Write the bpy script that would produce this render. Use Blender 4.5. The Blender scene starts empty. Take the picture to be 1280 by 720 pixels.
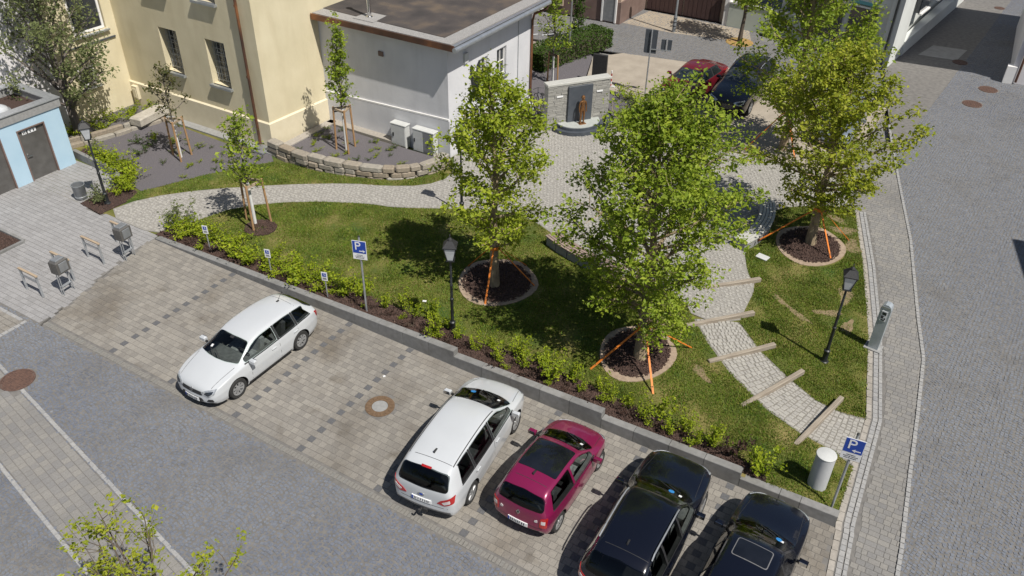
import bpy, bmesh, math, random
import numpy as np
from math import radians as R, sin, cos, pi, atan2, hypot
from mathutils import Vector, Matrix
from mathutils.bvhtree import BVHTree

random.seed(7)
rng = np.random.default_rng(11)
SC = bpy.context.scene
COL = SC.collection

# ------------------------------------------------------------------ camera
CAM = Vector((19.634, -10.223, 15.979))
YAW, PITCH, ROLL, FPX = -0.52722, 0.62129, 0.022117, 1026.09
fw = Vector((sin(YAW)*cos(PITCH), cos(YAW)*cos(PITCH), -sin(PITCH)))
r0 = Vector((cos(YAW), -sin(YAW), 0)); u0 = r0.cross(fw)
rt = r0*cos(ROLL) + u0*sin(ROLL); up = -r0*sin(ROLL) + u0*cos(ROLL)
cd = bpy.data.cameras.new("camera"); cam = bpy.data.objects.new("camera", cd); COL.objects.link(cam)
cam.matrix_world = Matrix(((rt.x, up.x, -fw.x, CAM.x), (rt.y, up.y, -fw.y, CAM.y), (rt.z, up.z, -fw.z, CAM.z), (0, 0, 0, 1)))
cd.sensor_width = 36; cd.lens = FPX/1280*36; cd.clip_end = 1500; cd.clip_start = .1
SC.camera = cam

# ------------------------------------------------------------------ light
SUN_AZ, SUN_EL = R(-16.5), R(56)
ts = Vector((cos(SUN_AZ)*cos(SUN_EL), sin(SUN_AZ)*cos(SUN_EL), sin(SUN_EL)))
W = bpy.data.worlds.new("World"); SC.world = W; W.use_nodes = True
nt = W.node_tree; nt.nodes.clear()
sky = nt.nodes.new("ShaderNodeTexSky"); sky.sky_type = 'NISHITA'; sky.sun_disc = False
sky.sun_elevation = SUN_EL; sky.sun_rotation = pi/2 - SUN_AZ
bg = nt.nodes.new("ShaderNodeBackground"); bg.inputs[1].default_value = .062
wo = nt.nodes.new("ShaderNodeOutputWorld")
nt.links.new(sky.outputs[0], bg.inputs[0]); nt.links.new(bg.outputs[0], wo.inputs[0])
sl = bpy.data.lights.new("sun", 'SUN'); sl.energy = 5.0; sl.angle = R(.5); sl.color = (1, .95, .87)
so = bpy.data.objects.new("sun", sl); COL.objects.link(so)
so.rotation_euler = (-ts).to_track_quat('-Z', 'Y').to_euler(); so.location = ts*60
SC.view_settings.view_transform = 'Standard'; SC.view_settings.look = 'None'
SC.view_settings.gamma = 1; SC.view_settings.use_curve_mapping = False; SC.view_settings.exposure = 0.09

# ------------------------------------------------------------------ objects
def tag(o, label=None, cat=None, group=None, kind=None):
    if label: o['label'] = label
    if cat: o['category'] = cat
    if group: o['group'] = group
    if kind: o['kind'] = kind
    return o

def thing(name, label, cat, loc=(0, 0, 0), rz=0., group=None):
    o = bpy.data.objects.new(name, None); COL.objects.link(o)
    o.location = loc; o.rotation_euler = (0, 0, rz); o.empty_display_size = .2
    return tag(o, label, cat, group)

def link(name, me, parent=None, loc=None, rz=0.):
    o = bpy.data.objects.new(name, me); COL.objects.link(o)
    if parent: o.parent = parent
    if loc is not None: o.location = loc
    if rz: o.rotation_euler = (0, 0, rz)
    return o

def copy_tree(o, parent=None):
    c = o.copy(); COL.objects.link(c)
    if parent: c.parent = parent
    for ch in list(o.children): copy_tree(ch, c)
    return c

def setmat(me, m):
    me.materials.clear()
    for x in (m if isinstance(m, (list, tuple)) else [m]): me.materials.append(x)

class MB:
    """collects shapes, then links them as one mesh object"""
    def __init__(s): s.v = []; s.f = []; s.m = []; s.mi = 0
    def add(s, vs, fs):
        n = len(s.v); s.v += [tuple(v) for v in vs]; s.f += [tuple(i+n for i in f) for f in fs]; s.m += [s.mi]*len(fs); return s
    def box(s, c, d, rz=0., taper=1., rx=0., bev=0.):
        x, y, z = d[0]/2, d[1]/2, d[2]/2; t = taper
        if bev > 0:
            b = bev; vs = []
            for zz, k in ((-z, 1), (z-b, 1), (z, 0)):
                e = 0 if k else b
                vs += [(-x+e, -y+e, zz), (x-e, -y+e, zz), (x-e, y-e, zz), (-x+e, y-e, zz)]
            fs = [(3, 2, 1, 0), (8, 9, 10, 11)]
            for q in (0, 4):
                for i in range(4): fs.append((q+i, q+(i+1) % 4, q+4+(i+1) % 4, q+4+i))
        else:
            vs = [(-x, -y, -z), (x, -y, -z), (x, y, -z), (-x, y, -z), (-x*t, -y*t, z), (x*t, -y*t, z), (x*t, y*t, z), (-x*t, y*t, z)]
            fs = [(0, 3, 2, 1), (4, 5, 6, 7), (0, 1, 5, 4), (1, 2, 6, 5), (2, 3, 7, 6), (3, 0, 4, 7)]
        M_ = Matrix.Rotation(rz, 3, 'Z') @ Matrix.Rotation(rx, 3, 'X'); c = Vector(c)
        return s.add([M_ @ Vector(v) + c for v in vs], fs)
    def beam(s, a, b, w, h):
        """square bar from a to b"""
        a, b = Vector(a), Vector(b); d = (b-a).normalized()
        u = d.cross(Vector((0, 0, 1)));  u = u.normalized() if u.length > 1e-3 else Vector((1, 0, 0)); v = u.cross(d)
        vs = [p + u*sx*w/2 + v*sy*h/2 for p in (a, b) for sx, sy in ((-1, -1), (1, -1), (1, 1), (-1, 1))]
        return s.add(vs, [(3, 2, 1, 0), (4, 5, 6, 7), (0, 1, 5, 4), (1, 2, 6, 5), (2, 3, 7, 6), (3, 0, 4, 7)])
    def tube(s, pts, rad, n=8, cap=True):
        pts = [Vector(p) for p in pts]
        if not isinstance(rad, (list, tuple)): rad = [rad]*len(pts)
        vs = []; fs = []; ref = None
        for i, p in enumerate(pts):
            d = (pts[min(i+1, len(pts)-1)] - pts[max(i-1, 0)])
            d = d.normalized() if d.length > 1e-9 else Vector((0, 0, 1))
            if ref is None: ref = Vector((1, 0, 0)) if abs(d.x) < .9 else Vector((0, 1, 0))
            u = (ref - d*ref.dot(d)); u = u.normalized() if u.length > 1e-6 else d.orthogonal().normalized()
            ref = u; v = d.cross(u)
            vs += [p + (u*cos(2*pi*k/n) + v*sin(2*pi*k/n))*rad[i] for k in range(n)]
        for i in range(len(pts)-1):
            for k in range(n): fs.append((i*n+k, i*n+(k+1) % n, (i+1)*n+(k+1) % n, (i+1)*n+k))
        if cap: fs.append(tuple(range(n-1, -1, -1))); fs.append(tuple((len(pts)-1)*n+k for k in range(n)))
        return s.add(vs, fs)
    def lathe(s, prof, n=16, c=(0, 0, 0), rot=None, cap=True):
        c = Vector(c); vs = []; fs = []
        for r_, z_ in prof:
            for k in range(n):
                v = Vector((r_*cos(2*pi*k/n), r_*sin(2*pi*k/n), z_))
                vs.append((rot @ v if rot else v) + c)
        for i in range(len(prof)-1):
            for k in range(n): fs.append((i*n+k, i*n+(k+1) % n, (i+1)*n+(k+1) % n, (i+1)*n+k))
        if cap: fs.append(tuple(range(n-1, -1, -1))); fs.append(tuple((len(prof)-1)*n+k for k in range(n)))
        return s.add(vs, fs)
    def prism(s, poly, z0, z1):
        n = len(poly)
        vs = [(x, y, z0) for x, y in poly] + [(x, y, z1) for x, y in poly]
        return s.add(vs, [tuple(range(n-1, -1, -1)), tuple(range(n, 2*n))] + [(i, (i+1) % n, n+(i+1) % n, n+i) for i in range(n)])
    def mesh(s, name, m, smooth=False):
        me = bpy.data.meshes.new(name); me.from_pydata(s.v, [], s.f); setmat(me, m)
        if len(me.materials) > 1: me.polygons.foreach_set('material_index', s.m)
        if smooth:
            me.polygons.foreach_set('use_smooth', [True]*len(me.polygons)); autosharp(me)
        me.update(); return me
    def build(s, name, m, parent=None, smooth=False, loc=None, rz=0.):
        return link(name, s.mesh(name, m, smooth), parent, loc, rz)

def autosharp(me, ang=.65):
    bm = bmesh.new(); bm.from_mesh(me)
    for e in bm.edges:
        if len(e.link_faces) == 2 and e.calc_face_angle(0) > ang: e.smooth = False
    bm.to_mesh(me); bm.free()

def evalmesh(ob):
    dg = bpy.context.evaluated_depsgraph_get(); dg.update()
    return bpy.data.meshes.new_from_object(ob.evaluated_get(dg))

def quads_mesh(name, V, F, m):
    """fast mesh from numpy arrays: V (n,3), F (k,4)"""
    me = bpy.data.meshes.new(name); V = np.asarray(V, np.float32); F = np.asarray(F, np.int32)
    k = F.shape[1]
    me.vertices.add(len(V)); me.vertices.foreach_set('co', V.ravel())
    me.loops.add(F.size); me.loops.foreach_set('vertex_index', F.ravel())
    me.polygons.add(len(F)); me.polygons.foreach_set('loop_start', np.arange(0, F.size, k, dtype=np.int32))
    me.polygons.foreach_set('use_smooth', [False]*len(F)); me.update(calc_edges=True); setmat(me, m); return me

def sst(a, b, x):
    t = min(1., max(0., (x-a)/(b-a))); return t*t*(3-2*t)

# ------------------------------------------------------------------ terrain: the garden lies a little above the car park
EAST = [(17.02, 20.78), (18.12, 16.96), (19.1, 13.04), (19.84, 9.09), (19.97, 5.28), (20.0, 4.8)]
def eastx(y):
    if y >= EAST[0][1]: return EAST[0][0]
    for (xa, ya), (xb, yb) in zip(EAST, EAST[1:]):
        if y >= yb: return xa + (xb-xa)*(ya-y)/(ya-yb)
    return EAST[-1][0]
def hgt(x, y):
    if y < 4.76: return 0.
    a = .026*min(max(x+4, 0), 11); w = .6 + 4.4*sst(5.4, 9, y)
    return a*sst(0, w, eastx(y)-x)*(1-sst(10, 19, y))

def inpoly(px, py, poly):
    px = np.asarray(px); py = np.asarray(py); c = np.zeros(px.shape, bool); n = len(poly)
    for i in range(n):
        x0, y0 = poly[i]; x1, y1 = poly[(i+1) % n]
        if y0 == y1: continue
        m = ((y0 > py) != (y1 > py)) & (px < (x1-x0)*(py-y0)/(y1-y0)+x0); c ^= m
    return c
def dist_poly(px, py, poly):
    d = np.full(np.shape(px), 1e9); n = len(poly)
    for i in range(n):
        a = np.array(poly[i]); b = np.array(poly[(i+1) % n]); ab = b-a; L = max(1e-9, ab@ab)
        t = np.clip(((px-a[0])*ab[0]+(py-a[1])*ab[1])/L, 0, 1)
        d = np.minimum(d, np.hypot(px-a[0]-t*ab[0], py-a[1]-t*ab[1]))
    return d
def smooth_poly(pts, it=2, closed=True):
    for _ in range(it):
        o = []; n = len(pts)
        for i in range(n if closed else n-1):
            a, b = pts[i], pts[(i+1) % n]
            o += [(a[0]*.75+b[0]*.25, a[1]*.75+b[1]*.25), (a[0]*.25+b[0]*.75, a[1]*.25+b[1]*.75)]
        pts = o if closed else [pts[0]] + o + [pts[-1]]
    return pts
def drape(name, poly, m, off=0., step=.5, parent=None, kind='structure', flat=False):
    """a sheet following the terrain inside a polygon, with a short skirt at its rim"""
    bm = bmesh.new(); f = bm.faces.new([bm.verts.new((x, y, 0)) for x, y in poly])
    if f.normal.z == 0: f.normal_update()
    bmesh.ops.triangulate(bm, faces=bm.faces[:])
    if not flat:
        xs = [p[0] for p in poly]; ys = [p[1] for p in poly]
        for ax, lo, hi in ((0, min(xs), max(xs)), (1, min(ys), max(ys))):
            t = lo + step
            while t < hi:
                co = [0, 0, 0]; no = [0, 0, 0]; co[ax] = t; no[ax] = 1
                bmesh.ops.bisect_plane(bm, geom=bm.verts[:]+bm.edges[:]+bm.faces[:], plane_co=co, plane_no=no); t += step
        for v in bm.verts: v.co.z = hgt(v.co.x, v.co.y)
    for v in bm.verts: v.co.z += off
    bmesh.ops.recalc_face_normals(bm, faces=bm.faces[:])
    if sum(f.normal.z for f in bm.faces) < 0: bmesh.ops.reverse_faces(bm, faces=bm.faces[:])
    be = [e for e in bm.edges if e.is_boundary]
    ex = bmesh.ops.extrude_edge_only(bm, edges=be)
    for v in ex['geom']:
        if isinstance(v, bmesh.types.BMVert): v.co.z -= .06
    me = bpy.data.meshes.new(name); bm.to_mesh(me); bm.free(); setmat(me, m)
    o = link(name, me, parent)
    if kind and not parent: o['kind'] = kind
    return o
# ------------------------------------------------------------------ materials
MC = {}
def M(name, cols, rough=.8, scale=6., bump=0., bscale=60., metal=0., pal=None, coat=0., spec=.5, pos=False, stain=None, streak=None, detail=4., trans=0., const=False, cell=None, stretch=None):
    """procedural material. cols: 1-3 colours over noise; pal: colours picked per piece and multiplied in"""
    if name in MC: return MC[name]
    m = bpy.data.materials.new(name); m.use_nodes = True; MC[name] = m
    t = m.node_tree; N = t.nodes; L = t.links; b = N['Principled BSDF']
    b.inputs['Roughness'].default_value = rough; b.inputs['Metallic'].default_value = metal
    b.inputs['Specular IOR Level'].default_value = spec
    if coat: b.inputs['Coat Weight'].default_value = coat; b.inputs['Coat Roughness'].default_value = .03
    if pos:
        g = N.new('ShaderNodeNewGeometry'); co = g.outputs['Position']
    else:
        g = N.new('ShaderNodeTexCoord'); co = g.outputs['Object']
    if stretch:
        mp = N.new('ShaderNodeMapping'); mp.inputs['Scale'].default_value = stretch; L.new(co, mp.inputs[0]); co = mp.outputs[0]
    nz = N.new('ShaderNodeTexNoise'); nz.inputs['Scale'].default_value = scale; nz.inputs['Detail'].default_value = detail; L.new(co, nz.inputs['Vector'])
    rp = N.new('ShaderNodeValToRGB'); e = rp.color_ramp.elements
    cs = [c if len(c) == 4 else (*c, 1) for c in cols]
    if len(cs) == 1: cs = [tuple(x*.9 for x in cs[0][:3])+(1,), tuple(min(1, x*1.1) for x in cs[0][:3])+(1,)]
    e[0].position = .32; e[0].color = cs[0]; e[1].position = .68; e[1].color = cs[-1]
    if len(cs) == 3: x = e.new(.5); x.color = cs[1]
    L.new(nz.outputs['Fac'], rp.inputs[0]); col = rp.outputs[0]
    if pal:
        gi = N.new('ShaderNodeNewGeometry'); oi = N.new('ShaderNodeObjectInfo')
        ad = N.new('ShaderNodeMath'); ad.operation = 'ADD'; L.new(gi.outputs['Random Per Island'], ad.inputs[0]); L.new(oi.outputs['Random'], ad.inputs[1])
        fr = N.new('ShaderNodeMath'); fr.operation = 'FRACT'; L.new(ad.outputs[0], fr.inputs[0])
        pr = N.new('ShaderNodeValToRGB'); pe = pr.color_ramp.elements
        if const: pr.color_ramp.interpolation = 'CONSTANT'
        for i, c in enumerate(pal):
            q = i/len(pal) if const else i/(len(pal)-1)
            x = pe[0] if i == 0 else (pe[1] if i == len(pal)-1 else None)
            if x is None: x = pe.new(q)
            x.position = q
        pe2 = sorted(pe, key=lambda z: z.position)
        for x, c in zip(pe2, pal): x.color = (*c, 1)
        L.new(fr.outputs[0], pr.inputs[0])
        mx = N.new('ShaderNodeMix'); mx.data_type = 'RGBA'; mx.blend_type = 'MULTIPLY'; mx.inputs[0].default_value = 1
        L.new(col, mx.inputs[6]); L.new(pr.outputs[0], mx.inputs[7]); col = mx.outputs[2]
    if stain:
        for sc_, lo, hi, c in stain:
            gp = N.new('ShaderNodeNewGeometry'); n2 = N.new('ShaderNodeTexNoise'); n2.inputs['Scale'].default_value = sc_; n2.inputs['Detail'].default_value = 6
            L.new(gp.outputs['Position'], n2.inputs['Vector'])
            mr = N.new('ShaderNodeMapRange'); mr.inputs[1].default_value = lo; mr.inputs[2].default_value = hi; L.new(n2.outputs['Fac'], mr.inputs[0])
            mx = N.new('ShaderNodeMix'); mx.data_type = 'RGBA'; mx.blend_type = 'MULTIPLY'; L.new(mr.outputs[0], mx.inputs[0])
            L.new(col, mx.inputs[6]); mx.inputs[7].default_value = (*c, 1); col = mx.outputs[2]
    if streak:
        gp = N.new('ShaderNodeNewGeometry'); mp2 = N.new('ShaderNodeMapping'); mp2.inputs['Scale'].default_value = (1.6, 1.6, .3); L.new(gp.outputs['Position'], mp2.inputs[0])
        n3 = N.new('ShaderNodeTexNoise'); n3.inputs['Scale'].default_value = 1.6; n3.inputs['Detail'].default_value = 7; L.new(mp2.outputs[0], n3.inputs['Vector'])
        mr = N.new('ShaderNodeMapRange'); mr.inputs[1].default_value = .48; mr.inputs[2].default_value = .78; L.new(n3.outputs['Fac'], mr.inputs[0])
        mx = N.new('ShaderNodeMix'); mx.data_type = 'RGBA'; mx.blend_type = 'MULTIPLY'; L.new(mr.outputs[0], mx.inputs[0]); L.new(col, mx.inputs[6]); mx.inputs[7].default_value = (*streak, 1); col = mx.outputs[2]
    L.new(col, b.inputs['Base Color'])
    if bump:
        if cell:
            bn = N.new('ShaderNodeTexVoronoi'); bn.inputs['Scale'].default_value = cell; src = bn.outputs['Distance']
        else:
            bn = N.new('ShaderNodeTexNoise'); bn.inputs['Scale'].default_value = bscale; bn.inputs['Detail'].default_value = 5; src = bn.outputs['Fac']
        L.new(co, bn.inputs['Vector']); bp = N.new('ShaderNodeBump'); bp.inputs['Strength'].default_value = bump; bp.inputs['Distance'].default_value = .02
        L.new(src, bp.inputs['Height']); L.new(bp.outputs[0], b.inputs['Normal'])
    if trans:
        tr = N.new('ShaderNodeBsdfTranslucent'); ms = N.new('ShaderNodeMixShader'); ms.inputs[0].default_value = trans
        L.new(col, tr.inputs[0]); L.new(b.outputs[0], ms.inputs[1]); L.new(tr.outputs[0], ms.inputs[2])
        L.new(ms.outputs[0], N['Material Output'].inputs[0])
    return m

def glassmat(name, c, rough=.05, ior=1.5):
    return M(name, [c, tuple(min(1, x*1.6+.002) for x in c)], rough=rough, scale=3, spec=.6, coat=.4)

J = M('joint_sand', [(.13, .125, .118), (.19, .18, .168)], rough=.95, scale=5, pos=True)
m_paver = M('park_paver', [(.80, .80, .80), (1, 1, 1)], rough=.85, scale=30, bump=.25, pos=True,
            pal=[(.232, .216, .194), (.285, .264, .234), (.252, .235, .211), (.312, .29, .256), (.268, .25, .224)],
            stain=[(.42, .50, .68, (.66, .62, .57)), (1.3, .60, .74, (.68, .65, .61)), (.17, .45, .65, (.88, .88, .88))])
m_darkpaver = M('dark_paver', [(.09, .092, .097), (.125, .125, .13)], rough=.85, scale=20, bump=.25, pos=True)
m_plaza = M('plaza_paver', [(.82, .82, .82), (1, 1, 1)], rough=.85, scale=25, bump=.2, pos=True,
            pal=[(.28, .275, .275), (.37, .362, .36), (.315, .305, .295), (.44, .425, .41), (.335, .33, .33), (.39, .38, .37)], stain=[(.3, .55, .8, (.85, .83, .8))])
m_walk = M('walk_paver', [(.82, .82, .82), (1, 1, 1)], rough=.85, scale=25, bump=.2, pos=True,
           pal=[(.28, .267, .245), (.355, .333, .295), (.245, .237, .23), (.42, .378, .315), (.225, .22, .215), (.32, .30, .27)], stain=[(.25, .45, .75, (.78, .78, .78))])
m_sett = M('granite_sett', [(.75, .75, .75), (1, 1, 1)], rough=.8, scale=30, bump=.4, pos=True,
           pal=[(.21, .226, .256), (.28, .296, .325), (.235, .248, .272), (.34, .352, .37), (.175, .188, .216), (.29, .294, .30)],
           stain=[(.13, .45, .66, (.80, .82, .88)), (.45, .54, .72, (.84, .79, .72)), (2.2, .58, .75, (.82, .80, .78))])
m_edge = M('edge_sett', [(.8, .8, .8), (1, 1, 1)], rough=.8, scale=20, bump=.3, pos=True, pal=[(.32, .32, .32), (.37, .365, .355), (.28, .28, .285)])
m_edgewarm = M('edge_slab', [(.8, .8, .8), (1, 1, 1)], rough=.8, scale=12, bump=.3, pos=True, pal=[(.34, .31, .27), (.40, .37, .33), (.28, .265, .24)])
m_path = M('path_cobble', [(.85, .85, .85), (1, 1, 1)], rough=.85, scale=30, bump=.25, pos=True, pal=[(.40, .385, .35), (.47, .45, .41), (.36, .345, .32), (.44, .425, .39)])
m_pathjoint = M('path_joint', [(.23, .22, .2), (.30, .285, .26)], rough=.95, scale=20, pos=True)
m_stepjoint = M('step_joint', [(.17, .16, .14), (.25, .235, .21)], rough=.95, scale=20, pos=True)
m_soil = M('soil', [(.05, .042, .035), (.09, .075, .06)], rough=1, scale=9, bump=.6, pos=True)
m_ground = M('far_ground', [(.16, .16, .16), (.2, .195, .19)], rough=.95, scale=.4, pos=True)
m_lawn = M('lawn_soil', [(.045, .085, .010), (.115, .12, .022), (.22, .18, .065)], rough=1, scale=.9, bump=.6, bscale=90, pos=True, detail=7)
m_mulch = M('bark_chip', [(.8, .8, .8), (1, 1, 1)], rough=.95, scale=20, pos=True, pal=[(.10, .058, .045), (.17, .105, .08), (.07, .044, .036), (.27, .19, .15)])
m_mulchbed = M('bark_bed', [(.035, .02, .016), (.07, .042, .033)], rough=1, scale=25, bump=.8, bscale=80, pos=True)
m_sand = M('ring_sand', [(.28, .21, .155), (.37, .285, .21)], rough=1, scale=8, bump=.5, pos=True)
m_gravel = M('lava_gravel', [(.085, .08, .088), (.13, .12, .13), (.17, .155, .165)], rough=.95, scale=45, bump=.9, bscale=120, pos=True)
m_conc = M('concrete', [(.24, .24, .235), (.30, .30, .295)], rough=.85, scale=9, bump=.15)
m_kerb = M('kerb_concrete', [(.8, .8, .8), (1, 1, 1)], rough=.85, scale=7, bump=.15, pos=True, pal=[(.215, .215, .212), (.265, .262, .255), (.235, .232, .226)], stain=[(.9, .5, .7, (.80, .79, .77)), (4., .56, .74, (.82, .81, .78))])
m_stone = M('sandstone', [(.7, .7, .7), (1.05, 1.02, .98)], rough=.9, scale=6, bump=.8, bscale=14, pal=[(.30, .25, .19), (.38, .33, .265), (.33, .25, .19), (.36, .34, .30), (.27, .235, .19)])
m_yellow = M('yellow_plaster', [(.60, .535, .365), (.64, .57, .395), (.68, .61, .43)], rough=.9, scale=.8, bump=.25, streak=(.91, .895, .87), bscale=9, pos=True)
m_yellowtrim = M('yellow_trim', [(.64, .57, .41), (.68, .61, .45)], rough=.85, scale=4)
m_grey = M('grey_plaster', [(.57, .575, .60), (.62, .623, .645), (.66, .66, .68)], rough=.9, scale=.7, bump=.25, streak=(.91, .91, .91), bscale=8, pos=True)
m_white = M('white_plaster', [(.60, .58, .60), (.68, .66, .67)], rough=.9, scale=.8, bump=.1, bscale=10, pos=True)
m_trimwhite = M('white_trim', [(.72, .71, .70), (.78, .77, .75)], rough=.7, scale=6)
m_blue = M('blue_render', [(.38, .54, .66), (.42, .575, .69)], rough=.85, scale=1.5, bump=.05, pos=True)
m_door = M('bronze_door', [(.11, .105, .10), (.15, .145, .138)], rough=.45, scale=3, metal=.3)
m_copper = M('copper', [(.055, .035, .03), (.12, .06, .04), (.30, .13, .055)], rough=.5, scale=.9, metal=.4, pos=True)
m_zinc = M('zinc', [(.42, .45, .48), (.52, .55, .58)], rough=.35, scale=4, metal=.7)
m_galv = M('galvanised', [(.38, .40, .42), (.5, .52, .54)], rough=.45, scale=9, metal=.6)
m_roofslag = M('roof_substrate', [(.045, .04, .04), (.07, .06, .057), (.13, .10, .075)], rough=1, scale=.9, bump=1, bscale=60, pos=True, detail=8)
m_pebble = M('roof_pebble', [(.20, .195, .19), (.42, .41, .40)], rough=.9, scale=50, bump=.9, bscale=70, pos=True)
m_black = M('black_iron', [(.012, .014, .016), (.03, .033, .036)], rough=.45, scale=8)
m_rubber = M('rubber', [(.018, .018, .018), (.032, .032, .032)], rough=.9, scale=20)
m_plastic = M('black_plastic', [(.015, .015, .016), (.03, .03, .032)], rough=.6, scale=20)
m_rim = M('alloy', [(.28, .285, .29), (.38, .385, .39)], rough=.5, metal=.4, scale=8)
m_chrome = M('chrome', [(.6, .6, .6), (.7, .7, .7)], rough=.12, metal=1)
m_wood = M('weathered_wood', [(.33, .25, .17), (.44, .35, .25)], rough=.85, scale=3, bump=.3, stretch=(1, 1, 14), pos=False)
m_stake = M('stake_wood', [(.30, .17, .08), (.42, .26, .13)], rough=.85, scale=6, bump=.3, stretch=(4, 4, .6))
m_log = M('timber', [(.22, .18, .14), (.36, .315, .255)], rough=.9, scale=4, bump=.4, stretch=(.5, 6, 6))
m_slat = M('bench_slat', [(.23, .17, .14), (.33, .25, .21)], rough=.8, scale=5, bump=.2)
m_bark = M('bark', [(.17, .13, .085), (.28, .215, .14), (.38, .30, .19)], rough=.95, scale=9, bump=.9, bscale=26, stretch=(1, 1, .35))
m_twig = M('twig', [(.07, .055, .042), (.12, .095, .07)], rough=.95, scale=12)
m_greybark = M('grey_bark', [(.10, .085, .075), (.17, .145, .125)], rough=.95, scale=10, bump=.8, bscale=30, stretch=(1, 1, .4))
m_whitepaint = M('limewash', [(.60, .60, .58), (.7, .7, .68)], rough=.9, scale=10)
def leafmat(name, pal, tr=.42): return M(name, [(.76, .80, .72), (1.25, 1.22, 1.1)], rough=.55, scale=1.6, pal=pal, trans=tr, spec=.3)
m_leaf1 = leafmat('maple_leaf', [(.225, .31, .02), (.325, .40, .03), (.145, .22, .018), (.40, .45, .05), (.255, .34, .022)])
m_leaf2 = leafmat('hornbeam_leaf', [(.18, .27, .022), (.27, .355, .03), (.11, .18, .02), (.35, .42, .05), (.21, .30, .025)])
m_leaf3 = leafmat('amber_leaf', [(.215, .28, .02), (.31, .36, .03), (.145, .21, .018), (.39, .40, .045), (.24, .30, .022)])
m_leafgrey = leafmat('grey_leaf', [(.20, .23, .10), (.31, .34, .18), (.13, .16, .07), (.45, .46, .32)])
m_leafred = leafmat('bronze_leaf', [(.10, .09, .03), (.14, .09, .04), (.08, .10, .03), (.17, .12, .05)])
m_shrub = leafmat('spirea_leaf', [(.20, .29, .012), (.30, .38, .018), (.11, .18, .010), (.38, .43, .03), (.24, .33, .014)])
m_plum = leafmat('plum_leaf', [(.11, .06, .05), (.16, .085, .07), (.08, .05, .045), (.17, .14, .06)])
m_hedge = leafmat('hedge_leaf', [(.08, .14, .025), (.12, .19, .035), (.06, .105, .02), (.15, .22, .045)])
m_grass = leafmat('grass_blade', [(.09, .185, .010), (.135, .225, .013), (.185, .215, .026), (.095, .195, .010), (.22, .215, .055), (.12, .215, .013)], tr=.25)
m_signblue = M('sign_blue', [(.012, .055, .34), (.016, .065, .38)], rough=.35, scale=3)
m_signwhite = M('sign_white', [(.74, .75, .76), (.8, .8, .8)], rough=.4, scale=3)
m_ink = M('ink', [(.03, .03, .035), (.05, .05, .05)], rough=.6)
m_steel = M('steel_grey', [(.26, .275, .29), (.32, .335, .35)], rough=.4, scale=5, metal=.5)
m_cab = M('cabinet_grey', [(.50, .51, .50), (.56, .57, .56)], rough=.5, scale=4)
m_strap = M('orange_strap', [(.62, .16, .015), (.75, .23, .03)], rough=.6, scale=12)
m_rust = M('cast_iron', [(.085, .05, .04), (.15, .085, .062)], rough=.75, scale=14, bump=.6, bscale=40)
m_rust2 = M('rusty_ring', [(.12, .075, .042), (.175, .112, .065)], rough=.85, scale=14, bump=.6, bscale=40)
m_slab = M('slate_slab', [(.055, .065, .08), (.075, .085, .10)], rough=.45, scale=4)
m_slabtop = M('slab_top', [(.36, .38, .36), (.42, .44, .42)], rough=.6, scale=5)
m_bronze = M('bronze', [(.16, .075, .03), (.30, .15, .06)], rough=.4, metal=.6, scale=14)
m_layer = M('layer_stone', [(.8, .8, .8), (1, 1, 1)], rough=.85, scale=20, bump=.3, pal=[(.38, .37, .34), (.50, .485, .45), (.29, .285, .265), (.45, .44, .41)])
m_capstone = M('cap_stone', [(.42, .42, .39), (.48, .475, .44)], rough=.8, scale=8, bump=.2)
m_beige = M('beige_plaster', [(.42, .33, .25), (.48, .38, .29)], rough=.9, scale=1, pos=True)
m_brown = M('brown_plinth', [(.15, .10, .085), (.20, .14, .12)], rough=.9, scale=1.5, pos=True)
m_garage = M('garage_brown', [(.055, .030, .028), (.08, .045, .042)], rough=.6, scale=2, stretch=(8, 8, .3))
m_palegreen = M('pale_green', [(.42, .46, .41), (.47, .51, .46)], rough=.9, scale=1)
m_shop = M('pale_shop', [(.58, .60, .58), (.64, .66, .64)], rough=.85, scale=1, pos=True)
m_turq = M('turquoise', [(.10, .33, .36), (.14, .40, .42)], rough=.5, scale=3)
m_tile = M('roof_tile', [(.24, .10, .065), (.32, .14, .09)], rough=.9, scale=5)
m_glassdark = glassmat('window_glass', (.018, .022, .028))
m_carglass = glassmat('car_glass', (.010, .013, .014), rough=.03)
m_screen = M('screen_glass', [(.010, .014, .018), (.022, .028, .032), (.06, .066, .064)], rough=.03, scale=5, spec=.6, coat=.5, detail=3)
m_tint = glassmat('tint_glass', (.006, .007, .010), rough=.03)
m_lampglass = M('lamp_glass', [(.42, .44, .46), (.55, .57, .59)], rough=.12, scale=3, spec=.7)
m_lightclear = M('headlight_glass', [(.30, .32, .34), (.62, .64, .66)], rough=.08, scale=14, metal=.4, coat=1.)
m_lightred = M('tail_red', [(.32, .012, .012), (.45, .02, .02)], rough=.12, scale=10, coat=1.)
m_lightpale = M('tail_clear', [(.55, .50, .50), (.7, .66, .66)], rough=.12, scale=10, coat=1.)
m_discblue = M('parking_disc', [(.03, .20, .50), (.04, .26, .58)], rough=.5)
def clearglass(name, tint):
    m = bpy.data.materials.new(name); m.use_nodes = True; t = m.node_tree; N = t.nodes; L = t.links; N.remove(N['Principled BSDF'])
    tr = N.new('ShaderNodeBsdfTransparent'); tr.inputs[0].default_value = (*tint, 1); gl = N.new('ShaderNodeBsdfGlossy'); gl.inputs['Roughness'].default_value = .03
    fr = N.new('ShaderNodeFresnel'); fr.inputs[0].default_value = 1.55; mx = N.new('ShaderNodeMixShader'); L.new(fr.outputs[0], mx.inputs[0]); L.new(tr.outputs[0], mx.inputs[1]); L.new(gl.outputs[0], mx.inputs[2]); L.new(mx.outputs[0], N['Material Output'].inputs[0]); return m
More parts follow.
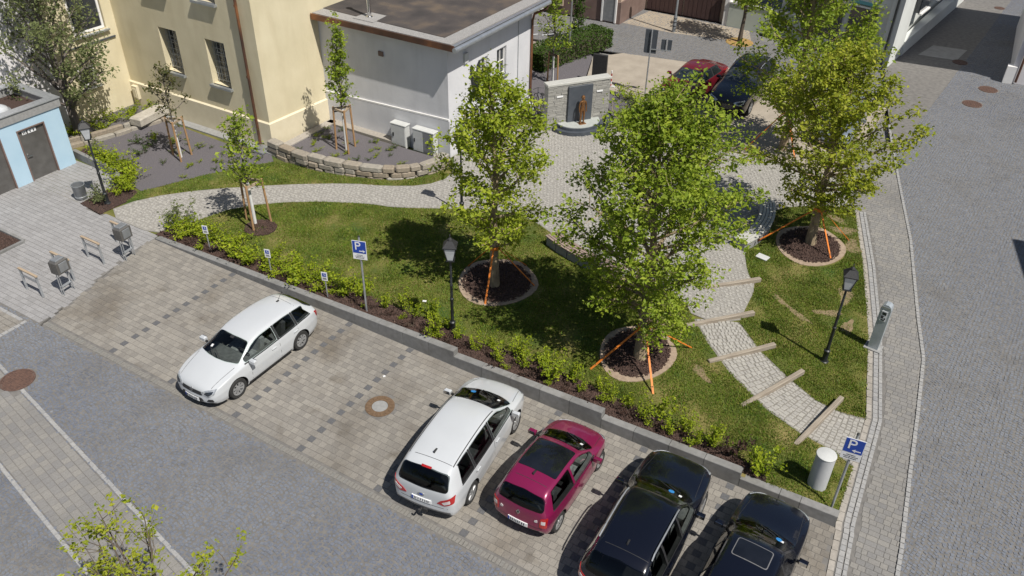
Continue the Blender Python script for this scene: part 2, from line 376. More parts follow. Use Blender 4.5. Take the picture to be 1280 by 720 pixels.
m_clear = clearglass('clear_glass', (.86, .92, .90)); m_privacy = clearglass('privacy_glass', (.42, .45, .45))
m_interior = M('car_interior', [(.07, .07, .072), (.10, .10, .102)], rough=.9, scale=8)
m_seat = M('seat_fabric', [(.13, .13, .135), (.20, .20, .205)], rough=.95, scale=14)
m_dash = M('dashboard', [(.07, .07, .072), (.11, .11, .11)], rough=.7, scale=10)
def paint(name, c, metal=0., rough=.28): return M(name, [tuple(x*.97 for x in c), tuple(min(1, x*1.03) for x in c)], rough=rough, scale=1.2, metal=metal, coat=.9, spec=.5)
p_white = paint('white_paint', (.51, .53, .55)); p_berry = paint('berry_paint', (.21, .010, .064), metal=.2); p_black = paint('black_paint', (.003, .0035, .008), rough=.2)
p_red = paint('red_paint', (.13, .010, .018)); p_silver = paint('silver_paint', (.28, .32, .38), metal=.5)
p_sill = M('grey_bumper', [(.13, .13, .135), (.17, .17, .175)], rough=.6, scale=20)
# ------------------------------------------------------------------ ground, streets and paving
g = MB(); g.add([(-300, -300, -.2), (300, -300, -.2), (300, 400, -.2), (-300, 400, -.2)], [(0, 1, 2, 3)])
tag(g.build('ground', m_ground), kind='structure')

def tiles(name, cx, cy, ang, sx, sy, m, parent, ztop=.0, thick=.03, inset=.006, jit=.004, tilt=.012, terrain=True, kind='stuff', mesh_only=False):
    """many paving pieces as one mesh: each a bevelled block of its own"""
    n = len(cx); cx = np.asarray(cx); cy = np.asarray(cy)
    ang = np.broadcast_to(ang, n); sx = np.broadcast_to(sx, n)/2; sy = np.broadcast_to(sy, n)/2
    sg = np.array([(-1, -1), (1, -1), (1, 1), (-1, 1)], float)
    ca, sa = np.cos(ang), np.sin(ang); V = np.zeros((n, 8, 3))
    zb = np.array([hgt(x, y) for x, y in zip(cx, cy)]) if terrain else np.zeros(n)
    gx = gy = np.zeros(n)
    if terrain and n:
        e = .1
        gx = np.array([hgt(x+e, y)-hgt(x-e, y) for x, y in zip(cx, cy)])/(2*e)
        gy = np.array([hgt(x, y+e)-hgt(x, y-e) for x, y in zip(cx, cy)])/(2*e)
    tx = rng.normal(0, tilt, n); ty = rng.normal(0, tilt, n); dz = rng.normal(0, jit, n)
    for k in range(4):
        for lvl, ins in ((0, 0.), (1, inset)):
            lx = sg[k, 0]*(sx-ins) + rng.normal(0, jit*.6, n); ly = sg[k, 1]*(sy-ins) + rng.normal(0, jit*.6, n)
            x = lx*ca - ly*sa; y = lx*sa + ly*ca
            V[:, k+4*lvl, 0] = cx+x; V[:, k+4*lvl, 1] = cy+y
            V[:, k+4*lvl, 2] = zb + gx*x + gy*y + (ztop + dz + tx*lx + ty*ly if lvl else ztop-thick)
    F = np.array([(4, 5, 6, 7), (0, 1, 5, 4), (1, 2, 6, 5), (2, 3, 7, 6), (3, 0, 4, 7)])
    F = (np.arange(n)[:, None, None]*8 + F[None]).reshape(-1, 4)
    me = quads_mesh(name, V.reshape(-1, 3), F, m)
    return me if mesh_only else tag(link(name, me, parent), kind=kind)

def pieces(name, cx, cy, ang, sx, sy, m, parent, count=300, **kw):
    """the nearest pieces as parts sharing meshes, the others joined as stuff"""
    cx = np.asarray(cx, float); cy = np.asarray(cy, float); n = len(cx)
    ang = np.broadcast_to(ang, n).astype(float); sx = np.broadcast_to(sx, n).astype(float); sy = np.broadcast_to(sy, n).astype(float)
    vis = in_view(cx, cy, 8)
    order = np.argsort(np.where(vis, 0, 1e4) + np.hypot(cx-CAM.x, cy-CAM.y)); near = order[:count]; far = order[count:]
    cache = {}
    for i in near:
        key = (round(sx[i], 2), round(sy[i], 2), int(rng.integers(0, 3)))
        if key not in cache:
            kw2 = dict(kw); kw2['terrain'] = False; kw2['ztop'] = kw.get('ztop', 0.)
            cache[key] = tiles(name, [0.], [0.], 0., sx[i], sy[i], m, None, mesh_only=True, **kw2)
        link(name, cache[key], parent, (cx[i], cy[i], hgt(cx[i], cy[i]) if kw.get('terrain', True) else 0.), ang[i])
    if len(far): tiles(name + '_field', cx[far], cy[far], ang[far], sx[far], sy[far], m, parent, **kw)

def in_view(x, y, margin_px=60, z=0.):
    d = np.stack([np.asarray(x)-CAM.x, np.asarray(y)-CAM.y, np.full(np.shape(x), z-CAM.z)], -1)
    w = d @ np.array(fw); w = np.where(w < .1, .1, w)
    px = 640 + FPX*(d @ np.array(rt))/w; py = 360 - FPX*(d @ np.array(up))/w
    return (px > -margin_px) & (px < 1280+margin_px) & (py > -margin_px) & (py < 720+margin_px)

# streets of granite setts ------------------------------------------------
KERB = [(16.2, 32.0), (17.3, 27.5), (18.28, 23.68), (19.35, 19.62), (20.41, 14.59), (20.88, 12.56), (21.13, 9.9), (21.34, 7.32), (21.56, 4.9), (21.75, 1.5), (21.9, -1.5), (22.1, -6.), (22.4, -30)]
street = [(-60, -30)] + [(22.4, -30)] + KERB[::-1][1:] + [(14.5, 32.2), (14.9, 38), (16.9, 54), (20, 90), (60, 90), (60, -32), (-60, -32)]
street_r = [(22.4, -30)] + KERB[::-1][1:] + [(16.2, 32), (14.6, 38), (16.6, 54), (18, 90), (60, 90), (60, -30)]
o_street = drape('street', street_r, J, -.004, flat=True)
back_street = [(-25, 29.5), (-2, 31.2), (2, 31.8), (9, 33.2), (16.2, 32), (14.9, 38.2), (8, 38.2), (7.2, 39.9), (-.3, 39.9), (-.3, 36.3), (-25, 34)]
o_back = drape('street', back_street, J, -.004, flat=True)
square_p = [(-60, -.45), (-3.4, -.45), (21.75, -.45), (21.9, -1.5), (22.1, -6.), (22.4, -30), (-60, -30)]
o_square = drape('street', square_p, J, -.004, flat=True)

def arcs(x0, x1, y0, y1, pitch=.105, seg=1.3, rise=.22, rot=0., org=(0, 0)):
    """setts laid in segmental arches"""
    X = []; Y = []; A = []
    nseg = int((x1-x0)/seg)+1; nrow = int((y1-y0)/pitch)+2; per = int(seg/pitch)
    for i in range(nseg):
        u = (np.arange(per)+.5)/per; xx = x0 + (i+u)*seg; bow = rise*(1-(2*u-1)**2); sl_ = np.arctan2(-rise*4*(2*u-1), seg)
        for j in range(nrow):
            X.append(xx + rng.normal(0, .011, per)); Y.append(y0 + j*pitch + bow + rng.normal(0, .011, per)); A.append(sl_ + rng.normal(0, .11, per))
    X = np.concatenate(X); Y = np.concatenate(Y); A = np.concatenate(A)
    c, s = cos(rot), sin(rot)
    return org[0] + X*c - Y*s, org[1] + X*s + Y*c, A + rot

PARTS_MAN = [((-1.17, -2.33), .47), ((19.7, 34.91), .48), ((20.18, 37.47), .48), ((18.4, 41.01), .42), ((18.7, 47.97), .35)]
def setts(name, poly, parent, bounds, holes=(), **kw):
    x, y, a = arcs(*bounds, **kw)
    k = inpoly(x, y, poly) & in_view(x, y, 90)
    for h in holes: k &= ~inpoly(x, y, h)
    for (mx, my), r_ in PARTS_MAN: k &= np.hypot(x-mx, y-my) > r_+.04
    x, y, a = x[k], y[k], a[k]; n = len(x)
    tiles(name, x, y, a, rng.uniform(.075, .108, n), rng.uniform(.075, .10, n), m_sett, parent, ztop=.005, inset=.010, jit=.0035, tilt=.035, terrain=False)

setts('setts', street_r, o_street, (-1, 12, -6, 62), org=(16, -4), rot=-.08, pitch=.108)
setts('setts', back_street, o_back, (-20, 18, 28, 41), pitch=.16, seg=1.6)
# the band of slabs crossing the square, between two rows of edging
bd = Vector((7.89, -1.47)).normalized(); bn = Vector((bd.y, -bd.x))
B0 = Vector((-.62, -2.6)); BW = 1.42
def bpt(s, t): q = B0 + bd*s + bn*t; return (q.x, q.y)
band_poly = [bpt(-9, 0), bpt(14, 0), bpt(14, BW), bpt(-9, BW)]
band2 = [(-30, -.62), (-3.5, -.56), (-3.55, -1.37), (-30, -1.45)]
setts('setts', square_p, o_square, (-14, 20, -13, 1.2), holes=[band_poly, band2], pitch=.1, seg=1.25, org=(0, 0), rot=-.06)
o_band = drape('slab_band', band_poly, J, -.006, flat=True)
x = []; y = []; s_ = []
for j in range(7):
    q = -9 + rng.uniform(0, .2)
    while q < 14:
        w = rng.choice([.17, .2, .2, .3]); x.append(q+w/2); y.append((j+.5)*BW/7); s_.append(w-.008); q += w
x = np.array(x); y = np.array(y); wx = B0.x + bd.x*x + bn.x*y; wy = B0.y + bd.y*x + bn.y*y
k = in_view(wx, wy, 60); ang = atan2(bd.y, bd.x)
for (mx, my), r_ in PARTS_MAN: k &= np.hypot(wx-mx, wy-my) > r_+.1
pieces('slab', wx[k], wy[k], ang, np.array(s_)[k], BW/7-.008, m_walk, o_band, 260, ztop=.006, terrain=False, inset=.004, jit=.001, tilt=.005)
for t in (-.075, BW+.075):
    q = np.arange(-9, 14, .2); wx = B0.x + bd.x*q + bn.x*t; wy = B0.y + bd.y*q + bn.y*t; k = in_view(wx, wy, 60)
    for (mx, my), r_ in PARTS_MAN: k &= np.hypot(wx-mx, wy-my) > r_+.1
    pieces('edging_sett', wx[k], wy[k], ang, .192, .105, m_edge, o_band, 120, ztop=.014, terrain=False)
o_band2 = drape('slab_band', band2, J, -.005, flat=True)
q = [(x, y) for x in np.arange(-16, -3.55, .2) for y in np.arange(-1.36, -.6, .2)]
tiles('slab_field', [a for a, b in q], [b+.05 for a, b in q], 0., .19, .19, m_paver, o_band2, ztop=.012, terrain=False)
for yy in (-1.45, -.6): 
    xx = np.arange(-16, -3.5, .25); tiles('edging_field', xx, np.full(len(xx), yy), 0., .24, .12, m_edge, o_band2, ztop=.016, terrain=False)
xx = np.arange(-1.45, -.55, .2); tiles('edging_field', np.full(len(xx), -3.45), xx, 0., .12, .19, m_edge, o_band2, ztop=.016, terrain=False)

# car park ------------------------------------------------------------------
lot_p = [(-4.15, 4.78), (20.02, 4.78), (20.25, 2.), (20.5, -.45), (-2.85, -.45)]
o_lot = drape('car_park', lot_p, J, -.004, flat=True)
P_ = .196; px_ = []; py_ = []; dk = []; dkx = []; dky = []
for j in range(25):
    yy = -.05 + (j+.5)*P_ - .098
    for i in range(-24, 126):
        xx = i*P_ + (P_/2 if j % 2 else 0)
        if not inpoly([xx], [yy], [(-4.1+.0, 4.74), (20.0, 4.74), (20.2, 2.), (20.42, -.2), (-2.9, -.2)])[0]: continue
        if hypot(xx-8.21, yy-2.27) < .44: continue
        near_line = min(abs(xx-2.5*q_) for q_ in range(0, 8))
        if j % 2 == 0 and near_line < P_/2*.999 and yy < 4.75: dkx.append(xx); dky.append(yy)
        else: px_.append(xx); py_.append(yy)
pieces('paver', px_, py_, 0., P_-.005, P_-.005, m_paver, o_lot, 300, ztop=.005, terrain=False, inset=.004, jit=.001, tilt=.004)
pieces('dark_paver', dkx, dky, 0., P_-.005, P_-.005, m_darkpaver, o_lot, 120, ztop=.005, terrain=False, inset=.004, jit=.001, tilt=.004)
q = np.arange(-2.85, 20.4, .1); k = rng.random(len(q)) < .98
tiles('edging_field', q[k], np.full(k.sum(), -.30), 0., .088, .17, M('front_edging', [(.8, .8, .8), (1, 1, 1)], rough=.85, scale=20, bump=.3, pos=True, pal=[(.23, .22, .2), (.30, .29, .27), (.22, .215, .2), (.27, .255, .23), (.42, .42, .41)], const=True), o_lot, ztop=.010, terrain=False)

# plaza of mixed grey pavers at the left ------------------------------------
plaza_p = [(-30, -.5), (-2.95, -.45), (-4.15, 4.8), (-4.0, 4.95), (-7.05, 5.0), (-7.1, 4.82), (-8.4, 4.95), (-8.45, 6.45), (-8.95, 7.05), (-11.45, 7.45), (-12, 7.05), (-30, 7.05)]
o_plaza = drape('plaza_pavement', plaza_p, J, -.008, flat=True)
mb_p = [(-30, .2), (-7.72, .2), (-7.72, 2.15), (-30, 2.15)]
x = []; y = []; a = []; w_ = []
for j in range(42):
    yy = -.4 + j*.18; q = -16 + rng.uniform(0, .3)
    while q < -2.5:
        w = rng.choice([.14, .18, .27, .27]); x.append(q+w/2); y.append(yy+.09); w_.append(w-.008); q += w
x = np.array(x); y = np.array(y); w_ = np.array(w_)
k = inpoly(x, y, plaza_p) & ~inpoly(x, y, mb_p) & in_view(x, y, 80)
pieces('paver', x[k], y[k], 0., w_[k]+.003, .175, m_plaza, o_plaza, 200, ztop=.005, terrain=False, inset=.004, jit=.0012, tilt=.005)
drape('bark_bed', mb_p, m_mulchbed, .02, flat=True)
kb = MB()
kb = thing('bed_kerb', 'grey kerb round the bark bed at the left edge of the paving', 'kerb', (-7.68, 1.2, 0))
for i in range(2): MB().box((0, -.5+i*.98, .03), (.1, .97, .14), bev=.01).build('kerb_stone', m_kerb, kb)
for i in range(4): MB().box((-.53-i*.98, .99, .03), (.97, .1, .14), bev=.01).build('kerb_stone', m_kerb, kb)
for i in range(4): MB().box((-.53-i*.98, -1.02, .03), (.97, .1, .14), bev=.01).build('kerb_stone', m_kerb, kb)

# pavement along the street at the right -----------------------------------
walk_p = [(17.02, 20.95)] + EAST[1:-1] + [(20.02, 4.72), (20.25, 2.), (20.6, -.45), (20.7, -1.6), (21.9, -1.5), (21.75, 1.5)] + KERB[2:9][::-1]
walk_p = [(17.02, 20.95), (18.12, 16.96), (19.1, 13.04), (19.84, 9.09), (19.97, 5.28), (20.05, 4.72), (20.25, 2.), (20.6, -.45), (20.9, -6.), (22.1, -6.), (21.9, -1.5), (21.75, 1.5), (21.56, 4.9), (21.34, 7.32), (21.13, 9.9), (20.88, 12.56), (20.41, 14.59), (19.35, 19.62), (18.28, 23.68), (17.3, 27.5), (16.2, 28.5)]
o_walk = drape('pavement', walk_p, J, -.004, flat=True)
def xin(y): return eastx(y) if y > 4.8 else np.interp(y, [-6, -.45, 2., 4.8], [20.9, 20.6, 20.25, 20.02])
KX = [p[0] for p in KERB][::-1]; KY = [p[1] for p in KERB][::-1]
def xout(y): return np.interp(y, KY, KX)
x = []; y = []; w_ = []; a = []
yy = -6.
while yy < 27.5:
    h_ = .165; lo = xin(yy)+.46 if yy < 20.7 else xin(20.7)-.4-(yy-20.7)*.25; q = lo + rng.uniform(0, .12); hi = xout(yy)-.12
    while q < hi-.05:
        w = min(rng.choice([.13, .17, .2, .26]), hi-q); x.append(q+w/2); y.append(yy); w_.append(w-.008); a.append(-.12 if yy > 10 else -.03); q += w
    yy += h_
x = np.array(x); y = np.array(y); k = in_view(x, y, 60)
pieces('paver', x[k], y[k], np.array(a)[k]*0, np.array(w_)[k]+.003, .160, m_walk, o_walk, 300, ztop=.005, terrain=False, inset=.004, jit=.0012, tilt=.005)
for off, wid, ln, mm, cnt in ((.08, .15, .3, m_edgewarm, 120), (.25, .13, .17, m_edge, 100), (.385, .1, .16, m_edge, 100)):
    yy = np.arange(-5, 20.8, ln+.008); xx = np.array([xin(v)+off for v in yy]); k = in_view(xx, yy, 60)
    an = np.array([atan2(xin(v+.2)-xin(v-.2), -.4) for v in yy]) + pi
    pieces('edging_slab', xx[k], yy[k], -an[k]+pi*0 if False else np.array([-(xin(v+.2)-xin(v-.2))/.4 for v in yy])[k], wid, ln, mm, o_walk, cnt, ztop=.014 if off > .1 else .016, terrain=False)
yy = np.arange(-5, 30, .17); xx = xout(yy)-.06; k = in_view(xx, yy, 60)
tiles('kerb_sett_field', xx[k], yy[k], np.array([-(xout(v+.2)-xout(v-.2))/.4 for v in yy])[k], .105, .16, m_edge, o_walk, ztop=.03, thick=.06, terrain=False)

# light cobbled garden path and round place ---------------------------------
path_hi = [(-7.1, 4.95), (-7.12, 5.2), (-6.74, 6.54), (-5.22, 8.36), (-3.08, 10.13), (-.67, 11.69), (.57, 12.17), (1.91, 13.03), (2.3, 14.3), (1.5, 15.5), (1.35, 15.9)]
path_p = smooth_poly([(-7.1, 4.95), (-6.74, 6.54), (-5.22, 8.36), (-3.08, 10.13), (-.67, 11.69), (.57, 12.17), (1.91, 13.03), (2.4, 14.3), (1.5, 15.8), (1.3, 16.), (1.3, 20.5), (3.1, 20.5), (5.3, 23.4), (6.3, 22.3), (13, 23.2), (16.4, 23.), (17.0, 20.85), (15.6, 20.2), (14.4, 19.2), (14.1, 17.6), (14.3, 15.4), (14.9, 13.9), (15.4, 13.3), (15.5, 11.6), (15.56, 10.99), (14.29, 10.34), (13.6, 11.2), (12.4, 11.4), (10.6, 11.55), (9.3, 11.75), (8.38, 12.3), (7.2, 12.85), (5.99, 13.09), (4.09, 12.1), (1.98, 10.95), (.96, 10.71), (-1.3, 9.6), (-3.15, 8.06), (-3.82, 6.13), (-4.0, 4.95)], 1)
o_path = drape('garden_path', path_p, m_pathjoint, .028)
def random_cobbles(poly, pitch, bounds):
    x, y = np.meshgrid(np.arange(bounds[0], bounds[1], pitch), np.arange(bounds[2], bounds[3], pitch*.95)); x[::2] += pitch/2
    x = x.ravel() + rng.normal(0, pitch*.13, x.size); y = y.ravel() + rng.normal(0, pitch*.13, y.size)
    k = inpoly(x, y, poly) & in_view(x, y, 40) & (dist_poly(x, y, poly) > pitch*.45); return x[k], y[k]
x, y = random_cobbles(path_p, .15, (-8, 18, 4.5, 24.)); n = len(x)
tiles('cobbles', x, y, rng.uniform(-.6, .6, n), rng.uniform(.085, .135, n), rng.uniform(.085, .13, n), m_path, o_path, ztop=.04, inset=.014, jit=.006, tilt=.05)
# stepped path down to the pavement
step_L = [(14.29, 10.34), (15.07, 9.43), (16.06, 8.52), (17.47, 7.59), (18.46, 7.28), (19.35, 7.23), (19.92, 6.98)]
step_R = [(15.56, 10.99), (16.5, 10.06), (17.55, 9.39), (18.5, 8.92), (19.19, 8.85), (19.84, 8.97)]
step_p = step_L + step_R[::-1]
o_step = drape('stepped_path', step_p, m_stepjoint, .012, step=.35)
# rows follow the bend of the path
def lerp_line(pts, t):
    L_ = [0]; 
    for a, b in zip(pts, pts[1:]): L_.append(L_[-1]+hypot(b[0]-a[0], b[1]-a[1]))
    s_ = t*L_[-1]; return np.interp(s_, L_, [p[0] for p in pts]), np.interp(s_, L_, [p[1] for p in pts])
x = []; y = []; a = []; sx = []; sy = []
NR = 39
for r_ in range(NR):
    t0, t1 = r_/NR, (r_+1)/NR; l = np.array(lerp_line(step_L, (t0+t1)/2)); h_ = np.array(lerp_line(step_R, (t0+t1)/2)); d = h_-l; W_ = np.hypot(*d); an = atan2(d[1], d[0])
    pl = np.hypot(*(np.array(lerp_line(step_L, t1))-lerp_line(step_L, t0))); pr_ = np.hypot(*(np.array(lerp_line(step_R, t1))-lerp_line(step_R, t0)))
    q = .04
    while q < W_-.1:
        w = min(rng.uniform(.10, .17), W_-.03-q); f = (q+w/2)/W_; c = l + d*f + rng.normal(0, .008, 2)
        x.append(c[0]); y.append(c[1]); a.append(an + rng.normal(0, .05)); sx.append(w-.012); sy.append((pl*(1-f)+pr_*f)-.014); q += w
sxr = np.round(np.array(sx)/.02)*.02; syr = np.round(np.array(sy)/.02)*.02
pieces('cobble', x, y, a, sxr, syr, m_path, o_step, 290, ztop=.026, inset=.014, jit=.004, tilt=.03)

drape('garden_soil', [(-15, 5.), (-4.2, 4.95), (19.98, 4.85), (19.9, 7), (19.8, 9.05), (19.05, 13.04), (18.08, 16.96), (17.0, 20.9), (16.4, 23), (5.3, 23.5), (1.3, 21), (1.3, 15.7), (-5.3, 15.7), (-5.5, 12.3), (-14.6, 12.3), (-14.6, 7.5)], m_lawn, -.003)
# lawns, beds ----------------------------------------------------------------
lawn_a = [(-4.1, 5.75), (0, 5.65), (5, 5.85), (8, 5.75), (11.8, 5.85), (15.5, 5.55), (18.1, 5.25), (18.2, 4.98), (19.97, 4.98), (19.95, 6.95)] + step_L[::-1][1:] + [(13.6, 11.2), (12.4, 11.4), (10.6, 11.55), (9.3, 11.75), (8.38, 12.3), (7.2, 12.85), (5.99, 13.09), (4.09, 12.1), (1.98, 10.95), (.96, 10.71), (-1.3, 9.6), (-3.15, 8.06), (-3.82, 6.13)]
lawn_b = step_R + [(19.1, 13.04), (18.12, 16.96), (17.02, 20.78), (15.6, 20.2), (14.4, 19.2), (14.2, 17.6), (14.35, 15.4), (14.9, 13.9), (15.4, 13.3), (15.5, 11.6)]
lawn_c = [(-7.05, 6.0), (-6.74, 6.54), (-5.22, 8.36), (-3.08, 10.13), (-.67, 11.69), (.57, 12.17), (1.91, 13.03), (2.4, 14.3), (1.55, 14.75), (1.2, 13.4), (-.2, 12.5), (-2.8, 12.0), (-4.75, 11.5), (-6.2, 9.2), (-7.3, 6.7)]
o_la = drape('lawn', lawn_a, m_lawn, .02); o_lb = drape('lawn', lawn_b, m_lawn, .02); o_lc = drape('lawn', lawn_c, m_lawn, .02)
RINGS = [((8.03, 8.72), 1.32, 1.36), ((13.45, 7.85), 1.1, 1.36), ((16.22, 17.1), 1.22, 1.42)]
mulch_p = [(-4.2, 4.98), (18.2, 4.98), (18.1, 5.25), (15.5, 5.6), (11.8, 5.9), (8, 5.8), (5, 5.9), (0, 5.7), (-4.1, 5.8)]
o_mu = drape('bark_bed', mulch_p, m_mulchbed, .035)
grav_a = [(-12.7, 8.35), (-12.1, 11.9), (-11.2, 11.8), (-6.2, 11.6), (-5.4, 12.0), (-4.75, 11.5), (-6.2, 9.2), (-7.3, 6.85), (-8.2, 7.0), (-9.4, 7.55)]
drape('gravel_bed', grav_a, m_gravel, .02, flat=True)
grav_b = [(-5.3, 12.3), (-2.8, 12.2), (-.2, 12.75), (1.1, 13.6), (1.35, 14.8), (1.3, 15.2), (-2.2, 15.2), (-5.2, 15.3)]
drape('gravel_bed', grav_b, m_gravel, .22, flat=True)
grav_c = [(-14.5, 8.2), (-12.9, 8.3), (-12.5, 12.25), (-14.5, 12.25)]
drape('gravel_bed', grav_c, m_gravel, .06, flat=True)
mulch_l = [(-8.4, 4.95), (-7.1, 4.85), (-7.05, 6.05), (-7.3, 6.7), (-8.2, 6.95), (-9.4, 7.5), (-12.4, 8.2), (-12.2, 7.6), (-9., 7.2), (-8.45, 6.9)]
drape('bark_bed', mulch_l, m_mulchbed, .03, flat=True)
bed_m = [(1.4, 22.6), (1.4, 30.), (-.6, 31.), (-1.2, 27.5), (1.0, 24.)]
drape('planting_bed', [(1.4, 21.2), (3.2, 23.2), (2.2, 26.6), (.9, 30.2), (-.6, 32.4), (-1.6, 29.), (-1.2, 26.6), (1.3, 23.)], m_gravel, .02, flat=True)
drape('planting_bed', [(5.3, 23.5), (6.3, 22.5), (9.0, 23.1), (8.6, 25.6), (6.4, 26.2), (4.2, 26.4), (3.8, 25.6)], m_gravel, .03, flat=True)
drape('parking_bay', [(2.2, 26.8), (8.6, 25.7), (9.0, 23.2), (15.9, 23.2), (16.2, 32.), (9, 33.2), (2, 31.8), (.9, 30.3)], M('tan_paving', [(.30, .26, .21), (.37, .325, .265)], rough=.9, scale=1.2, bump=.4, pos=True, cell=5), .002, flat=True)
drape('forecourt', [(-20, 23.), (-1.2, 23), (-1.6, 29.), (-.6, 31.), (-25, 29.2)], M('tan_paving', [(.3, .26, .2)]), .001, flat=True)
drape('driveway', [(-.25, 36.7), (.2, 39.85), (6.8, 39.6), (7.6, 37.5), (2.9, 36.6)], M('drive_paving', [(.30, .25, .19), (.36, .31, .24)], rough=.9, scale=1, bump=.3, pos=True, cell=6), .004, flat=True)

# bark chips, grass blades ----------------------------------------------------
def scatter(n, bounds, test):
    x = rng.uniform(bounds[0], bounds[1], n); y = rng.uniform(bounds[2], bounds[3], n); k = test(x, y); return x[k], y[k]
def ringtest(x, y, grow=0.):
    k = np.zeros(len(x), bool)
    for (a, b), rx_, ry_ in RINGS: k |= ((x-a)/(rx_+grow))**2 + ((y-b)/(ry_+grow))**2 < 1
    return k
def chips(name, x, y, m, zoff, parent, s=(.03, .07)):
    n = len(x); a = rng.uniform(0, pi, n)
    tiles(name, x, y, a, rng.uniform(*s, n), rng.uniform(s[0]*.5, s[1]*.5, n), m, parent, ztop=zoff, thick=.02, inset=.004, jit=.012, tilt=.35)
x, y = scatter(26000, (-4.3, 18.3, 4.9, 6), lambda x, y: inpoly(x, y, mulch_p)); chips('bark_chips', x, y, m_mulch, .055, o_mu)
x, y = scatter(6000, (-12.5, -7, 4.8, 8.2), lambda x, y: inpoly(x, y, mulch_l)); chips('bark_chips', x, y, m_mulch, .045, None) if False else chips('bark_chips', x, y, m_mulch, .045, o_mu)
x, y = scatter(3500, (-11, -7.75, .25, 2.1), lambda x, y: inpoly(x, y, mb_p)); chips('bark_chips', x, y, m_mulch, .04, o_mu)
def bare(x, y):
    return .5*np.sin(x*1.7+1.3*np.sin(y*1.1)) + .5*np.sin(y*2.1+1.7*np.sin(x*.9)) + .35*np.sin(x*5.1+y*3.3)
def blades(name, poly, parent, n, lo=.02, hi=.048):
    xs = [p[0] for p in poly]; ys = [p[1] for p in poly]
    x, y = scatter(n, (min(xs)-.1, max(xs)+.1, min(ys)-.1, max(ys)+.1), lambda x, y: inpoly(x + rng.normal(0, .035, len(x)), y + rng.normal(0, .035, len(y)), poly) & ~ringtest(x, y, .02) & ~inpoly(x, y, path_p))
    k = rng.random(len(x)) < np.clip(1.2 - 1.0*np.clip(bare(x, y)-.05, 0, 1), .16, 1)*soiltest(x, y); x = x[k]; y = y[k]; n = len(x)
    z = np.array([hgt(a, b) for a, b in zip(x, y)])+.018; a = rng.uniform(0, 2*pi, n); h_ = rng.uniform(lo, hi, n)*np.where(np.sin(x*3.1+y*1.7)+np.sin(y*4.3-x*2.2)+rng.normal(0, .6, n) > 1.1, 1.7, 1.); w = rng.uniform(.010, .022, n)
    lean = rng.uniform(.2, 1.1, n)*h_; a2 = rng.uniform(0, 2*pi, n)
    V = np.zeros((n, 3, 3)); V[:, 0] = np.stack([x-w*np.cos(a), y-w*np.sin(a), z], -1); V[:, 1] = np.stack([x+w*np.cos(a), y+w*np.sin(a), z], -1)
    V[:, 2] = np.stack([x+lean*np.cos(a2), y+lean*np.sin(a2), z+h_], -1)
    tag(link(name, quads_mesh(name, V.reshape(-1, 3), np.arange(n*3).reshape(-1, 3), m_grass), parent), kind='stuff')
SOIL = [(17.0, 18.9, .5, .28, .3), (16.6, 19.6, .45, .2, -.4), (17.55, 17.9, .3, .5, .2), (18.05, 14.6, .22, .55, .2), (17.8, 13.3, .5, .16, .5), (18.5, 12.9, .18, .4, 0), (17.0, 12.6, .5, .12, -.5), (16.3, 13.0, .4, .12, -.6), (15.4, 8.0, .4, .14, -.7)]
for a_, b_, rx_, ry_, th in SOIL:
    pl = []
    for t in np.linspace(0, 2*pi, 18)[:-1]:
        k_ = 1+.25*sin(3*t+a_*7)+.15*sin(5*t+b_*3); u, v = rx_*k_*cos(t), ry_*k_*sin(t); pl.append((a_+u*cos(th)-v*sin(th), b_+u*sin(th)+v*cos(th)))
    drape('bare_soil', pl, M('bare_earth', [(.15, .12, .06), (.25, .185, .11), (.12, .12, .04)], rough=1, scale=5, bump=.7, pos=True, detail=7), .026, step=.3)
def soiltest(x, y):
    k = np.ones(len(x))
    for a_, b_, rx_, ry_, th in SOIL:
        u = (x-a_)*cos(th)+(y-b_)*sin(th); v = -(x-a_)*sin(th)+(y-b_)*cos(th); k = np.minimum(k, np.clip(((u/rx_)**2+(v/ry_)**2-.2)*.9, .2, 1))
    return k
blades('grass', lawn_a, o_la, 460000); blades('grass', lawn_b, o_lb, 180000); blades('grass', lawn_c, o_lc, 150000)

# tree rings -------------------------------------------------------------------
for (a, b), rx_, ry_ in RINGS:
    pl = [(a+rx_*cos(t)*(1+.05*sin(3*t)), b+ry_*sin(t)*(1+.04*cos(4*t))) for t in np.linspace(0, 2*pi, 30)[:-1]]
    drape('tree_ring', pl, m_sand, .045, step=.3)
    pl2 = [(a+(x-a)*.80, b+(y-b)*.80) for x, y in pl]; o2 = drape('bark_bed', pl2, m_mulchbed, .06, step=.3)
    x, y = scatter(5200, (a-1.5, a+1.5, b-1.5, b+1.5), lambda x, y: ((x-a)/(rx_*.86))**2+((y-b)/(ry_*.86))**2 < 1); chips('bark_chips', x, y, m_mulch, .085, o2)
# manhole covers ---------------------------------------------------------------
def manhole(label, x, y, r_, kind):
    t = thing('manhole_cover', label, 'manhole cover', (x, y, .004))
    if kind == 'ring':
        MB().lathe([(r_, -.02), (r_, .012), (r_*.56, .014), (r_*.56, -.02)], 32, cap=False).build('ring', m_rust2, t)
        MB().lathe([(.001, .010), (r_*.54, .010), (r_*.54, -.02)], 32, cap=False).build('lid', m_conc, t)
        for k in range(16):
            MB().box((r_*.81*cos(k*pi/8), r_*.81*sin(k*pi/8), .018), (r_*.22, .045, .012), rz=k*pi/8).build('rib', m_rust2, t)
    else:
        MB().lathe([(r_, -.02), (r_, .014), (r_*.9, .016), (r_*.9, -.02)], 32, cap=False).build('ring', m_rust, t)
        b = MB().lathe([(.001, .010), (r_*.88, .010), (r_*.88, -.02)], 32, cap=False)
        for i in range(-5, 6):
            for j in range(-5, 6):
                if hypot(i, j) < 5.1: b.box((i*r_*.16, j*r_*.16, .014), (r_*.1, r_*.1, .012))
        b.build('lid', m_rust, t)
